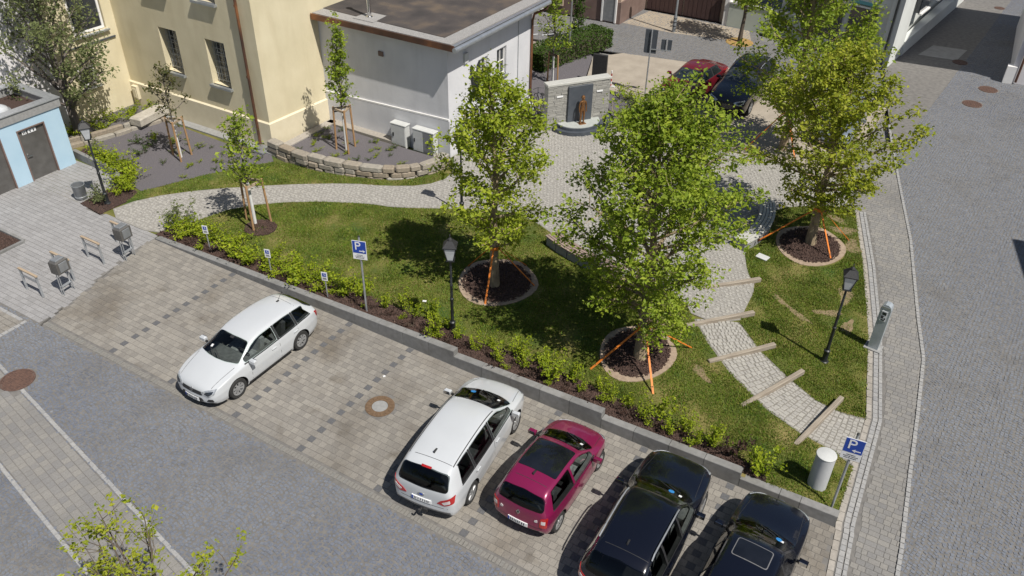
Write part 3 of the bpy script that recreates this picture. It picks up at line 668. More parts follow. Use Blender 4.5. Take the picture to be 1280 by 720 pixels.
manhole('rusty cast iron manhole cover at the end of the slab band in the setts', -1.17, -2.33, .47, 'iron')
manhole('manhole cover with pale concrete lid in a rusty ring, in the empty parking bays', 8.21, 2.27, .41, 'ring')
manhole('brown manhole cover in the sunlit street, the nearer of the two before the shadow', 19.7, 34.91, .46, 'iron')
manhole('brown manhole cover in the sunlit street, close to the edge of the house shadow', 20.18, 37.47, .46, 'iron')
manhole('dark manhole cover inside the house shadow on the street', 18.4, 41.01, .4, 'iron')
manhole('small manhole cover in the street beyond the house shadow', 19.3, 53.6, .32, 'iron')
# ------------------------------------------------------------------ retaining wall of the car park
wt = thing('retaining_wall', 'low grey concrete kerb wall stepping down between the parking bays and the shrub bed', 'wall', (0, 4.88, 0))
JX = [-3.95, -2.9, -1.9, -.9, .1, 1.1, 2.15, 3.2, 4.26, 5.25, 6.2, 7.13, 8.08, 8.99, 9.95, 10.9, 11.86, 12.79, 13.77, 14.71, 15.7, 16.65, 17.61, 18.6, 19.1, 20.0]
def wtop(x):
    if x < 8.99: return .05 + .5*max(0, (x+3.9)/12.9)
    if x < 13.77: return .36 + .19*(x-8.99)/4.78
    if x < 17.61: return .34 + .14*(x-13.77)/3.84
    return .28 + .08*(x-17.61)/2.4
for a, b in zip(JX, JX[1:]):
    za, zb = wtop(a+.001), wtop(b-.001); g_ = .006
    vs = []
    for x, z in ((a+g_, za), (b-g_, zb)):
        vs += [(x, -.11, -.05), (x, .11, -.05), (x, .11, z), (x, -.095, z), (x, -.11, z-.015)]
    MB().add(vs, [(0, 1, 2, 3, 4)[::-1], (5, 6, 7, 8, 9), (0, 5, 9, 4)[::-1] if False else (0, 5, 9, 4), (4, 9, 8, 3), (3, 8, 7, 2), (2, 7, 6, 1), (1, 6, 5, 0)]).build('kerb_stone', m_kerb, wt)

# ------------------------------------------------------------------ yellow building
def wall_with_holes(mb, axis, c, u0, u1, z0, z1, holes, depth, sign):
    """a wall face in plane axis=c with rectangular recesses of a given depth; sign = outward direction"""
    us = sorted({u0, u1, *[h[0] for h in holes], *[h[1] for h in holes]}); zs = sorted({z0, z1, *[h[2] for h in holes], *[h[3] for h in holes]})
    pt = (lambda u, z, d=0: (c-sign*d, u, z)) if axis == 'x' else (lambda u, z, d=0: (u, c-sign*d, z))
    for ua, ub in zip(us, us[1:]):
        for za, zb in zip(zs, zs[1:]):
            um, zm = (ua+ub)/2, (za+zb)/2
            if any(h[0] < um < h[1] and h[2] < zm < h[3] for h in holes): continue
            mb.add([pt(ua, za), pt(ub, za), pt(ub, zb), pt(ua, zb)], [(0, 1, 2, 3)])
    for ua, ub, za, zb in holes:
        mb.add([pt(ua, za), pt(ub, za), pt(ub, zb), pt(ua, zb), pt(ua, za, depth), pt(ub, za, depth), pt(ub, zb, depth), pt(ua, zb, depth)],
               [(0, 1, 5, 4), (1, 2, 6, 5), (2, 3, 7, 6), (3, 0, 4, 7)])
    return mb
def window(parent, axis, c, sign, u0, u1, z0, z1, frame=.07, fm=None, mull=1, trans=1, rec=.12):
    """frame, glazing bars and pane set back in a recess"""
    fm = fm or m_trimwhite
    pt = (lambda u, z, d=0: (c-sign*d, u, z)) if axis == 'x' else (lambda u, z, d=0: (u, c-sign*d, z))
    f = MB()
    def bar(ua, ub, za, zb, d0, th):
        a = pt((ua+ub)/2, (za+zb)/2, d0); s = (th, ub-ua, zb-za) if axis == 'x' else (ub-ua, th, zb-za); f.box(a, s)
    bar(u0, u0+frame, z0, z1, rec, .06); bar(u1-frame, u1, z0, z1, rec, .06); bar(u0+frame, u1-frame, z0, z0+frame, rec, .06); bar(u0+frame, u1-frame, z1-frame, z1, rec, .06)
    for i in range(1, mull+1):
        u = u0 + (u1-u0)*i/(mull+1); bar(u-frame*.35, u+frame*.35, z0+frame, z1-frame, rec-.004, .05)
    for i in range(1, trans+1):
        z = z0 + (z1-z0)*i/(trans+1); bar(u0+frame, u1-frame, z-frame*.3, z+frame*.3, rec+.002, .05)
    w = f.build('window', fm, parent)
    a = pt((u0+u1)/2, (z0+z1)/2, rec+.02); s = (.012, u1-u0-frame*1.5, z1-z0-frame*1.5) if axis == 'x' else (u1-u0-frame*1.5, .012, z1-z0-frame*1.5)
    MB().box(a, s).build('pane', m_glassdark, w)
    return w
yb = thing('yellow_building', 'pale yellow plastered building with a projecting wing and barred windows', 'building', (-10, 14, 0))
off = Vector((-10, 14, 0))
def loc(o): 
    o.location = Vector(o.location) - Vector(o.parent.location); return o
HB = 8.6
b = MB()
wins = [(-8.68, -7.56, 2.3, 4.26), (-11.56, -10.44, 2.3, 4.24), (-8.85, -7.6, 5.85, 7.6), (-11.75, -10.5, 5.85, 7.6)]
wall_with_holes(b, 'y', 12.4, -14.45, -5.62, 1.2, HB, wins, .48, -1)
for h in wins: b.add([(h[0], 12.88, h[2]), (h[1], 12.88, h[2]), (h[1], 12.88, h[3]), (h[0], 12.88, h[3])], [(0, 1, 2, 3)])
b.add([(-5.62, 12.4, 1.2), (-5.5, 12.4, 1.2)], []) if False else None
b.add([(-5.62, 12.4, 1.2), (-5.42, 15.9, 1.2), (-5.42, 15.9, HB), (-5.62, 12.4, HB)], [(0, 1, 2, 3)])
b.add([(-5.42, 15.9, 1.2), (-5.42, 26, 1.2), (-5.42, 26, HB), (-5.42, 15.9, HB)], [(0, 1, 2, 3)])
b.add([(-14.45, 26, 0), (-5.42, 26, 0), (-5.42, 26, HB), (-14.45, 26, HB)], [(3, 2, 1, 0)])
o = loc(b.build('wall', m_yellow, yb))
lw = MB(); lwins = [(9.95, 10.85, 1.55, 2.5), (10.3, 11.9, 3.78, 5.6)]
wall_with_holes(lw, 'x', -14.45, 9.25, 12.4, 0, HB, lwins, .2, 1)
for h in lwins: lw.add([(-14.65, h[0], h[2]), (-14.65, h[1], h[2]), (-14.65, h[1], h[3]), (-14.65, h[0], h[3])], [(0, 1, 2, 3)])
lw.add([(-14.45, 9.25, 0), (-14.45, 9.25, HB), (-24, 9.25, HB), (-24, 9.25, 0)], [(0, 1, 2, 3)])
loc(lw.build('side_wall', m_yellow, yb))
pl = MB()   # plinth, with a sloping top edge
for (xa, ya), (xb, yb_) in (((-14.45, 12.32), (-5.55, 12.32)), ((-5.55, 12.32), (-5.33, 15.78))):
    nx, ny = (0, .08) if ya == yb_ else (-.08, 0)
    pl.add([(xa, ya, -.1), (xb, yb_, -.1), (xb, yb_, 1.17), (xa, ya, 1.17), (xa+nx, ya+ny+(0 if nx == 0 else .08), 1.22), (xb+nx-(.08 if nx == 0 else 0), yb_+ny, 1.22)], [(0, 1, 2, 3), (3, 2, 5, 4)])
loc(pl.build('plinth', m_yellowtrim, yb))
loc(MB().box((-9.95, 12.43, HB+.15), (9.4, .7, .3)).box((-5.3, 19.4, HB+.152), (.6, 13.2, .3)).build('cornice', m_yellowtrim, yb))
loc(MB().add([(-15, 12, HB+.3), (-4.9, 12, HB+.3), (-4.9, 26.4, HB+.3), (-15, 26.4, HB+.3), (-10, 16, HB+3.4), (-10, 22, HB+3.4)], [(0, 1, 4), (1, 2, 5, 4), (2, 3, 5), (3, 0, 4, 5)]).build('roof', m_tile, yb))
for h in wins:
    w = window(yb, 'y', 12.4, -1, h[0]+.06, h[1]-.04, h[2]+.05, h[3]-.03, mull=1, trans=2, rec=.40, fm=m_steel); loc(w)
    gr = MB(); x0, x1, z0, z1 = h
    if z0 < 5:
        for i in range(5): gr.tube([(x0+.1+(x1-x0-.2)*i/4, 12.68, z0+.03), (x0+.1+(x1-x0-.2)*i/4, 12.68, z1)], .012, 5)
        for i in range(7): gr.tube([(x0, 12.685, z0+.12+i*.28), (x1, 12.685, z0+.12+i*.28)], .011, 5)
        gr.build('grille', m_galv, w)
    s_ = MB().box(((x0+x1)/2, 12.36, z0-.05), (x1-x0+.16, .22, .1)); 
    s_.build('sill', m_zinc, w)
for h in lwins:
    w = window(yb, 'x', -14.45, 1, h[0]+.04, h[1]-.04, h[2]+.03, h[3]-.03, mull=0, trans=0, rec=.1, frame=.1); loc(w)
    MB().box((-14.4, (h[0]+h[1])/2, h[2]-.04), (.2, h[1]-h[0]+.14, .07)).build('sill', m_zinc, w)
loc(MB().box((-14.42, 10.9, 3.36), (.08, 2.6, .06)).build('ledge', m_slab, yb))
loc(MB().tube([(-6.3, 12.27, HB), (-6.25, 12.27, .1)], .06, 10).tube([(-6.3, 12.27, 6.), (-6.3, 12.27, 6.08)], .075, 10).tube([(-6.28, 12.26, 3.1), (-6.28, 12.26, 3.18)], .075, 10).build('downpipe', m_copper, yb))
loc(MB().box((-14.05, 12.25, .75), (.34, .14, .62)).box((-14.05, 12.17, .72), (.2, .02, .42)).build('niche', m_yellowtrim, yb))
tag(MB().box((-8.6, 12.1, .035), (7.0, .42, .07), bev=.01).build('splash_strip', m_conc), 'grey concrete strip along the foot of the yellow barred window wall', 'kerb')
tag(MB().box((-5.9, 11.98, .09), (.7, .62, .08), bev=.01).build('drain_cover', m_zinc), 'pale metal plate at the corner foot of the yellow building under the downpipe', 'cover plate')
tag(MB().box((-5.05, 14.0, .17), (.42, 3.3, .22), bev=.01).build('splash_strip', m_edgewarm), 'pale paving strip along the sunlit side of the yellow wing', 'kerb')
tag(MB().box((-3.1, 15.55, .17), (4.2, .42, .22), bev=.01).build('splash_strip', m_edgewarm), 'pale paving strip along the foot of the grey annex wall', 'kerb')
# white house further left
wb = thing('white_house', 'white plastered house wall behind the grey leaved tree at the left', 'building', (-15.2, 4, 0))
loc(MB().box((-19.6, 3.0, 4.5), (10., 12.4, 9)).build('wall', m_white, wb))
loc(MB().add([(-25, -3.4, 9.), (-14.4, -3.4, 9.), (-14.4, 9.3, 9.), (-25, 9.3, 9.), (-19.8, -3.4, 12.), (-19.8, 9.3, 12.)], [(0, 1, 4), (1, 2, 5, 4), (2, 3, 5), (3, 0, 4, 5)]).build('roof', m_tile, wb))

# ------------------------------------------------------------------ grey annex with gravel roof
ga = thing('grey_annex', 'flat roofed grey annex with gravel roof, copper fascia and zinc gutter', 'building', (-2, 19, 0))
b = MB(); gw = [(18.05, 18.8, 2.35, 3.62), (19.55, 20.35, 2.35, 3.62)]
wall_with_holes(b, 'x', 1.28, 15.8, 22.55, 0, 4.85, gw, .2, 1)
for h in gw: b.add([(1.08, h[0], h[2]), (1.08, h[1], h[2]), (1.08, h[1], h[3]), (1.08, h[0], h[3])], [(0, 1, 2, 3)])
b.add([(-5.45, 15.8, 1.3), (1.28, 15.8, 1.3), (1.28, 15.8, 4.85), (-5.45, 15.8, 4.85)], [(0, 1, 2, 3)])
b.add([(-5.45, 15.8, -.1), (1.28, 15.8, -.1), (1.28, 15.8, 1.7), (-5.45, 15.8, 1.7)], [])
b.add([(1.28, 22.55, 0), (-5.42, 24.6, 0), (-5.42, 24.6, 4.85), (1.28, 22.55, 4.85)], [(0, 1, 2, 3)])
loc(b.build('wall', m_grey, ga))
loc(MB().add([(-5.45, 15.74, -.1), (1.34, 15.74, -.1), (1.34, 15.74, 1.72), (-5.45, 15.74, 1.5), (-5.45, 15.8, 1.56), (1.34, 15.8, 1.78)], [(0, 1, 2, 3), (3, 2, 5, 4)]).build('plinth', m_grey, ga))
loc(MB().beam((-5.4, 15.765, 1.55), (1.3, 15.765, 1.77), .06, .07).build('plinth_trim', m_trimwhite, ga))
for h in gw:
    w = window(ga, 'x', 1.28, 1, h[0]+.03, h[1]-.03, h[2]+.03, h[3]-.03, mull=1, trans=1, rec=.12, frame=.06); loc(w)
    MB().box((1.31, (h[0]+h[1])/2, h[2]-.03), (.18, h[1]-h[0]+.1, .06)).build('sill', m_zinc, w)
RZ = 5.05   # roof slab with overhang
rp = [(-5.4, 15.42), (1.85, 15.42), (1.85, 22.95), (-5.4, 25.2)]
loc(MB().prism(rp, RZ-.16, RZ).build('roof_slab', m_copper, ga))
loc(MB().prism([(-5.4, 15.50), (1.70, 15.50), (1.70, 22.9), (-5.4, 25.1)], RZ, RZ+.06).build('pebble_strip', m_pebble, ga))
loc(MB().prism([(-5.4, 16.2), (1.05, 16.0), (1.05, 22.6), (-5.4, 24.6)], RZ+.02, RZ+.085).build('roof_substrate', m_roofslag, ga))
loc(MB().beam((-5.4, 15.40, RZ-.06), (1.88, 15.40, RZ-.06), .05, .24).build('fascia', m_copper, ga))
gt = MB().tube([(1.93, 15.36, RZ-.1), (1.93, 23.0, RZ-.1)], .10, 12); gt.box((1.82, 19.2, RZ+.03), (.12, 7.5, .04)); loc(gt.build('gutter', m_zinc, ga))
loc(MB().tube([(1.93, 22.9, RZ-.15), (1.9, 22.85, RZ-.35), (1.42, 22.55, RZ-.6), (1.36, 22.5, RZ-.9), (1.36, 22.5, .05)], .055, 10).build('downpipe', m_copper, ga))
loc(MB().tube([(1.30, 21.35, 4.7), (1.30, 21.35, .3)], .02, 6).build('cable', m_galv, ga))
loc(MB().box((1.33, 17.05, 4.05), (.1, .26, .42), bev=.02).build('meter_box', m_cab, ga))
loc(MB().box((-2.07, 15.77, 3.92), (.24, .05, .2)).build('vent', m_brown, ga))
cx_, cy_ = -3.0, 16.35
tag(MB().lathe([(.15, RZ+.05), (.15, RZ+.12), (.09, RZ+.14), (.09, RZ+2.2), (.13, RZ+2.25), (.13, RZ+2.4)], 14, (cx_, cy_, 0)).build('flue_pipe', m_chrome, smooth=True), 'shiny metal flue pipe standing on the gravel roof of the grey annex', 'flue pipe')
loc(MB().prism([(cx_-.5, cy_-.5), (cx_+.6, cy_-.5), (cx_+.5, cy_+.5), (cx_-.4, cy_+.5)], RZ+.06, RZ+.092).build('pebble_patch', m_pebble, ga))
vshape = MB(); 
for s_ in (-1, 1): vshape.add([(1.31, 17.75+s_*.02, 2.2), (1.31, 17.75+s_*.16, 2.2), (1.31, 17.75+s_*.36, 3.35), (1.31, 17.75+s_*.30, 3.62), (1.31, 17.75+s_*.16, 3.5), (1.31, 17.75+s_*.03, 2.7),
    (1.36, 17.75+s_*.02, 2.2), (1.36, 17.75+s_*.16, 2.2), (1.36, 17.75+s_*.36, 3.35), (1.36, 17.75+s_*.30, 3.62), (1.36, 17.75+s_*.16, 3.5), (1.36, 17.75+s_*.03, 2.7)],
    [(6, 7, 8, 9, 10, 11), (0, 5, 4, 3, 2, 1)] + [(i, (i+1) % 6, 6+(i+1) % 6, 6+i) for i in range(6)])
tag(vshape.build('wall_v_shape', m_black), 'dark V shape on the sunlit wall of the grey annex beside the window', 'ornament')  # two thin dark plates forming a V on the annex wall

# electricity cabinets
def cabinet(label, x, y, w, d, h, doors):
    t = thing('electricity_cabinet', label, 'cabinet', (x, y, .1), 0, 'cabinets at the annex wall')
    MB().box((0, 0, h/2), (w, d, h), bev=.015).build('body', m_cab, t)
    MB().box((0, 0, h+.025), (w+.06, d+.06, .05), bev=.015).build('cap', m_cab, t)
    for i in range(doors):
        ww = w/doors; dr = MB().box((-w/2+ww*(i+.5), -d/2-.012, h/2+.03), (ww-.04, .022, h-.14)).build('door', m_steel if doors > 1 and i else m_cab, t)
        MB().box((-w/2+ww*(i+.5)-(.32*ww if i == 0 else -.0)*1, -d/2-.035, h*.55), (.05, .03, .16)).build('handle', m_black, dr)
cabinet('narrow pale grey cabinet standing alone at the grey annex wall', -1.1, 15.52, .76, .32, 1.02, 1)
cabinet('wide grey cabinet with two doors beside the stone wall end', .22, 15.52, 1.06, .32, 1.05, 2)

# ------------------------------------------------------------------ blue kiosk
kz = thing('toilet_kiosk', 'light blue toilet kiosk with bronze doors and a sunken flat roof', 'kiosk', (-12.8, 4.2, 0))
kd = [(5.11, 6.24, -.02, 2.12), (3.28, 4.42, -.02, 2.12)]
b = MB(); wall_with_holes(b, 'x', -11.5, .9, 7.02, 0, 2.52, kd, .12, 1)
b.add([(-11.5, 7.02, 0), (-14.3, 7.02, 0), (-14.3, 7.02, 2.52), (-11.5, 7.02, 2.52)], [(0, 1, 2, 3)]); b.add([(-11.5, .9, 0), (-14.3, .9, 0), (-14.3, .9, 2.52), (-11.5, .9, 2.52)], [(3, 2, 1, 0)])
loc(b.build('wall', m_blue, kz))
for i, h in enumerate(kd):
    d = loc(MB().box((-11.6, (h[0]+h[1])/2, 1.05), (.05, h[1]-h[0]-.02, 2.1)).build('door', m_door, kz))
    MB().tube([(-11.55, h[0]+.14, 1.05), (-11.5, h[0]+.14, 1.05), (-11.5, h[0]+.3, 1.04)], .018, 6).box((-11.565, h[0]+.14, 1.05), (.03, .05, .2)).build('handle', m_chrome, d)
    MB().box((-11.568, h[0]+.30, 1.97), (.012, .17, .15)).build('sign_plate', m_signwhite, d); MB().box((-11.568, h[0]+.62, 1.96), (.012, .34, .14)).build('sign_plate', m_signwhite, d)
    MB().box((-11.560, h[0]+.27, 1.97), (.006, .03, .10)).box((-11.560, h[0]+.33, 1.97), (.006, .03, .10)).box((-11.560, h[0]+.55, 1.96), (.006, .05, .08)).box((-11.560, h[0]+.69, 1.96), (.006, .05, .08)).build('sign_print', m_ink, d)['kind'] = 'stuff'
    fr = MB(); fr.box((-11.53, h[0]+.005, 1.05), (.1, .05, 2.12)); fr.box((-11.53, h[1]-.005, 1.05), (.1, .05, 2.12)); fr.box((-11.53, (h[0]+h[1])/2, 2.13), (.1, h[1]-h[0]+.04, .05)); loc(fr.build('door_frame', m_brown, kz))
pr = MB(); 
for c, d in (((-11.62, 3.96, 2.68), (.34, 6.3, .34)), ((-14.18, 3.96, 2.68), (.34, 6.3, .34)), ((-12.9, 6.94, 2.682), (2.2, .34, .34)), ((-12.9, .98, 2.682), (2.2, .34, .34))): pr.box(c, d, bev=.02)
loc(pr.build('parapet', m_conc, kz))
pr = MB()
for c, d in (((-11.62, 3.96, 2.87), (.42, 6.38, .035)), ((-14.18, 3.96, 2.87), (.42, 6.38, .035)), ((-12.9, 6.94, 2.872), (2.15, .42, .035)), ((-12.9, .98, 2.872), (2.15, .42, .035))): pr.box(c, d)
loc(pr.build('parapet_cap', m_galv, kz))
loc(MB().prism([(-14, 1.15), (-11.8, 1.15), (-11.8, 6.8), (-14, 6.8)], 2.50, 2.56).build('roof', m_mulchbed, kz))
loc(MB().lathe([(.52, 2.56), (.52, 2.66), (.46, 2.76), (.28, 2.85), (.01, 2.88)], 20, (-12.75, 5.2, 0), cap=False).build('roof_dome', m_lampglass, kz, smooth=True))
loc(MB().lathe([(.58, 2.56), (.58, 2.63), (.5, 2.66)], 20, (-12.75, 5.2, 0), cap=False).build('dome_ring', m_galv, kz))
# ------------------------------------------------------------------ buildings beyond the back street
bb = thing('beige_house', 'beige house with brown plinth and grey cellar door across the back street', 'building', (-8, 40, 0))
loc(MB().box((-10.15, 40.0, 5.4), (19.6, 7.2, 8.2)).build('wall', m_beige, bb))
loc(MB().box((-10.15, 39.9, .65), (19.8, 7.3, 1.3)).build('plinth', m_brown, bb))
loc(MB().add([(-20.5, 36., 9.5), (0, 36., 9.5), (0, 44, 9.5), (-20.5, 44, 9.5), (-20.5, 40, 12.5), (0, 40, 12.5)], [(0, 1, 5, 4), (2, 3, 4, 5), (1, 2, 5), (3, 0, 4)]).build('roof', m_tile, bb))
d = loc(MB().box((-1.0, 36.22, .95), (.8, .08, 1.7)).build('door', m_steel, bb)); MB().box((-1.45, 36.2, .97), (.1, .12, 1.84)).box((-.55, 36.2, .97), (.1, .12, 1.84)).box((-1., 36.2, 1.85), (.8, .12, .08)).build('door_frame', m_trimwhite, d)
w = loc(MB().box((-4.6, 36.23, .85), (.75, .06, .6)).build('cellar_window', m_glassdark, bb)); MB().box((-4.6, 36.2, .51), (.9, .1, .06)).box((-5.02, 36.21, .85), (.06, .08, .66)).box((-4.18, 36.21, .85), (.06, .08, .66)).build('frame', m_beige, w)
for i in range(4): loc(MB().box((-2.2-i*2.6, 36.37, 3.4), (1.1, .05, 1.7)).build('window', m_glassdark, bb))
loc(MB().box((-.37, 38.2, 1.2), (.06, 2.6, 2.3)).build('gate', m_garage, bb))
st = thing('entrance_steps', 'pale stone entrance steps at the beige house by the top edge', 'steps', (-6.6, 36., 0))
for i in range(4): MB().box((-.1, -.1+i*.28, .08+i*.16), (1.9, .6 if i < 3 else .9, .16)).build('step', m_edgewarm, st)
for s_ in (-1.1, .95): MB().box((s_, .35, .5), (.18, 1.5, 1.0), bev=.02).build('cheek_wall', m_trimwhite, st)
gg = thing('garage', 'long garage with dark brown doors behind the driveway', 'garage', (2.2, 42, 0))
loc(MB().box((2.3, 43.2, 2.2), (5.3, 6, 4.4)).build('wall', m_beige, gg))
loc(MB().box((2.3, 43.1, 4.5), (5.6, 6.4, .25)).build('roof', m_conc, gg))
for i in range(2): 
    d = loc(MB().box((1.05+i*2.45, 40.17, 1.3), (2.35, .1, 2.6)).build('garage_door', m_garage, gg))
    for k in range(8): MB().box((1.05+i*2.45-1.02+k*.29, 40.11, 1.3), (.26, .03, 2.5)).build('board', m_garage, d)
gp_ = thing('garden_wall', 'pale green rendered wall with white coping beside the garage', 'wall', (5.9, 39.6, 0))
loc(MB().box((7.6, 39.75, .7), (4.6, .25, 1.4), rz=-.05).build('wall_body', m_palegreen, gp_)); loc(MB().box((7.6, 39.75, 1.44), (4.7, .34, .08), rz=-.05).build('coping', m_trimwhite, gp_)); loc(MB().box((5.15, 39.95, 1.1), (.3, .3, 2.2)).build('gate_pier', m_trimwhite, gp_))
sh = thing('corner_shop', 'pale corner building with shop windows and white corner piers by the street', 'building', (12, 43, 0))
sp = [(8.2, 39.8), (15.05, 38.1), (16.9, 54), (9.0, 56)]
loc(MB().prism([(8.2, 39.8), (14.7, 38.15), (16.55, 54), (9., 56)], 2.9, 10).build('upper_wall', m_shop, sh))
loc(MB().prism([(8.3, 40.1), (14.4, 38.6), (16.3, 54), (9., 56)], 0, 2.9).build('shop_wall', m_shop, sh))
for u0, u1 in ((.06, .3), (.36, .6), (.66, .9)):
    x0, y0 = 8.3+(14.4-8.3)*u0, 40.06-1.5*u0; x1, y1 = 8.3+6.1*u1, 40.06-1.5*u1
    w = loc(MB().beam((x0, y0-.06, 1.55), (x1, y1-.06, 1.55), .06, 2.1).build('shop_window', m_glassdark, sh)); MB().beam((x0, y0-.09, 2.68), (x1, y1-.09, 2.68), .1, .1).beam((x0, y0-.09, .47), (x1, y1-.09, .47), .12, .1).build('frame', m_trimwhite, w)
    loc(MB().beam((x0, y0-.1, 2.95), (x1, y1-.1, 2.95), .5, .16).build('awning', m_turq, sh))
loc(MB().prism([(14.45, 38.0), (15.08, 37.75), (15.35, 40.3), (14.9, 40.4)], 0, 10).build('corner_pier', m_shop, sh))
loc(MB().prism([(15.02, 40.3), (15.4, 40.25), (17.05, 54), (16.4, 54)], 0, .8).build('side_plinth', m_shop, sh))
for i in range(3):
    t0 = .18+.27*i; x0, y0 = 15.1+1.75*t0, 40.3+13.7*t0; x1, y1 = 15.1+1.75*(t0+.13), 40.3+13.7*(t0+.13)
    w = loc(MB().beam((x0-.08, y0, 2.6), (x1-.08, y1, 2.6), .3, 1.7).build('window', m_glassdark, sh)); MB().beam((x0+.1, y0, 1.7), (x1+.1, y1, 1.7), .2, .1).build('sill', m_trimwhite, w)
loc(MB().tube([(14.75, 37.82, 10), (14.75, 37.82, .1)], .06, 8).build('downpipe', m_black, sh))
loc(MB().prism([(7.8, 39.4), (15.3, 37.5), (17.4, 54.4), (8.6, 56.4)], 10, 10.3).build('roof', m_tile, sh))
rh = thing('street_house', 'plastered house on the right side of the street, casting the big shadow', 'building', (24, 44, 0))
loc(MB().prism([(20.95, 39.15), (31, 40.4), (30, 50.5), (20.6, 50)], 0, 8.6).build('wall', m_white, rh))
loc(MB().prism([(20.7, 38.95), (21.15, 39.0), (21.1, 39.45), (20.68, 39.4)], 0, .9).build('corner_stone', m_trimwhite, rh))
loc(MB().tube([(21.3, 39.1, 8.6), (21.3, 39.1, .1)], .06, 8).build('downpipe', m_copper, rh))
loc(MB().add([(20.5, 37.5, 8.6), (31.4, 38.8, 8.6), (30.4, 51, 8.6), (20.2, 50.4, 8.6), (25.6, 44.8, 11)], [(0, 1, 4), (1, 2, 4), (2, 3, 4), (3, 0, 4), (3, 2, 1, 0)]).build('roof', m_tile, rh))  # unseen front eave, drawn far forward to shape the shadow edge on the street
for i in range(3):
    w = loc(MB().beam((22.3+i*2.6, 39.28+i*.325, 1.9), (23.4+i*2.6, 39.41+i*.325, 1.9), .08, 1.5).build('window', m_glassdark, rh)); MB().beam((22.2+i*2.6, 39.22+i*.325, 1.12), (23.5+i*2.6, 39.38+i*.325, 1.12), .12, .09).beam((22.2+i*2.6, 39.22+i*.325, 2.7), (23.5+i*2.6, 39.38+i*.325, 2.7), .1, .09).build('frame', m_trimwhite, w)
oh = thing('roadside_house', 'house on the right side of the street just outside the frame', 'building', (32, 14, 0))
ca, sa = cos(.22), sin(.22); hp = [(28.3+a*ca-b*-sa*-1*0+b*sa*0, 20+a*sa*0) for a, b in ((0, 0),)] if False else [(28.4, 20), (36.2, 21.8), (39.2, 9.0), (31.3, 7.1)]
loc(MB().prism(hp, 0, 8.8).build('wall', m_white, oh)); loc(MB().prism([(28.4, 20), (36.2, 21.8), (39.2, 9.0), (31.3, 7.1)], 8.8, 9.1).build('roof', m_tile, oh))
tag(drape('paving_patch', [(16.2, 41.0), (18.2, 41.2), (18.5, 43.4), (16.7, 43.2)], M('patch', [(.27, .265, .25), (.32, .315, .30)], rough=.9, scale=3, pos=True), .012, flat=True), kind='structure')

# ------------------------------------------------------------------ dry stone walls
def stone_block(w, d, h, seed):
    r_ = random.Random(seed); bm = bmesh.new(); bmesh.ops.create_cube(bm, size=1)
    for v in bm.verts: v.co = Vector((v.co.x*w, v.co.y*d, v.co.z*h))
    bmesh.ops.bevel(bm, geom=bm.edges[:], offset=min(h, d)*.13, segments=1, affect='EDGES')
    for v in bm.verts: v.co += Vector((r_.uniform(-1, 1)*.018, r_.uniform(-1, 1)*.02, r_.uniform(-1, 1)*.016))
    me = bpy.data.meshes.new('stone'); bm.to_mesh(me); bm.free(); setmat(me, m_stone); return me
SB = [stone_block(1, 1, 1, i) for i in range(6)]
def stone_wall(label, line, courses, depth, zf=lambda t: 1.):
    """rough blocks in courses along a line"""
    pts = smooth_poly(line, 2, closed=False); L_ = [0.]
    for a, b_ in zip(pts, pts[1:]): L_.append(L_[-1]+hypot(b_[0]-a[0], b_[1]-a[1]))
    t = thing('dry_stone_wall', label, 'stone wall', (pts[0][0], pts[0][1], 0)); z = 0.; r_ = random.Random(len(label))
    for ci, h in enumerate(courses):
        s_ = 0. if ci % 2 == 0 else .0
        while s_ < L_[-1]-.12:
            w = min(r_.uniform(.4, .95) if ci == len(courses)-1 else r_.uniform(.35, .8), L_[-1]-s_); m_ = s_+w/2
            x = np.interp(m_, L_, [p[0] for p in pts]); y = np.interp(m_, L_, [p[1] for p in pts]); x2 = np.interp(m_+.1, L_, [p[0] for p in pts]); y2 = np.interp(m_+.1, L_, [p[1] for p in pts])
            k = zf(m_/L_[-1]); hh = h*r_.uniform(.88, 1.05)*k
            me = SB[r_.randrange(6)]
            o = link('stone', me, t, (x-pts[0][0]+r_.uniform(-.03, .03), y-pts[0][1]+r_.uniform(-.03, .03), z*k+hh/2-.02), atan2(y2-y, x2-x)+r_.uniform(-.04, .04)); o.scale = (w-.015, depth*r_.uniform(.85, 1.05), hh); s_ += w
        z += h
    return t
stone_wall('curved dry stone wall of sandstone blocks round the gravel bed at the annex', [(-5.5, 12.15), (-4.2, 11.95), (-2.8, 11.95), (-1.2, 12.3), (.2, 12.75), (1.05, 13.4), (1.5, 14.3), (1.55, 15.2)], [.2, .22, .24], .42)
stone_wall('low double row of stone blocks between the two gravel beds by the kiosk', [(-12.9, 7.75), (-12.4, 9.2), (-12.15, 10.4), (-11.8, 11.9)], [.2], .26)
stone_wall('low row of narrow stone blocks edging the small planted bed', [(-13.25, 7.9), (-12.8, 9.2), (-12.55, 10.4), (-12.15, 12.0)], [.3], .2)
o = MB().box((0, 0, .2), (.62, 1.75, .36), bev=.07).build('stone_block', M('pale_block', [(.36, .33, .28), (.46, .43, .37)], rough=.9, scale=5, bump=.8, bscale=14), None, loc=(-12.15, 11.35, .2), rz=.13); tag(o, 'long rough sandstone block lying on the low wall below the yellow building', 'stone block')
kk = thing('bed_kerb', 'smooth grey kerb wall bending round the bark bed below the kiosk corner', 'kerb', (-8.5, 6.7, 0))
kl = [(-12.0, 7.35), (-10.9, 7.26), (-9.9, 7.2), (-9.0, 7.1), (-8.62, 6.9), (-8.45, 6.45)]
for i, (a, b_) in enumerate(zip(kl, kl[1:])):
    loc(MB().beam((a[0], a[1], .17), (b_[0], b_[1], .17), .16, .36-.0005*i).build('kerb_stone', m_kerb, kk))
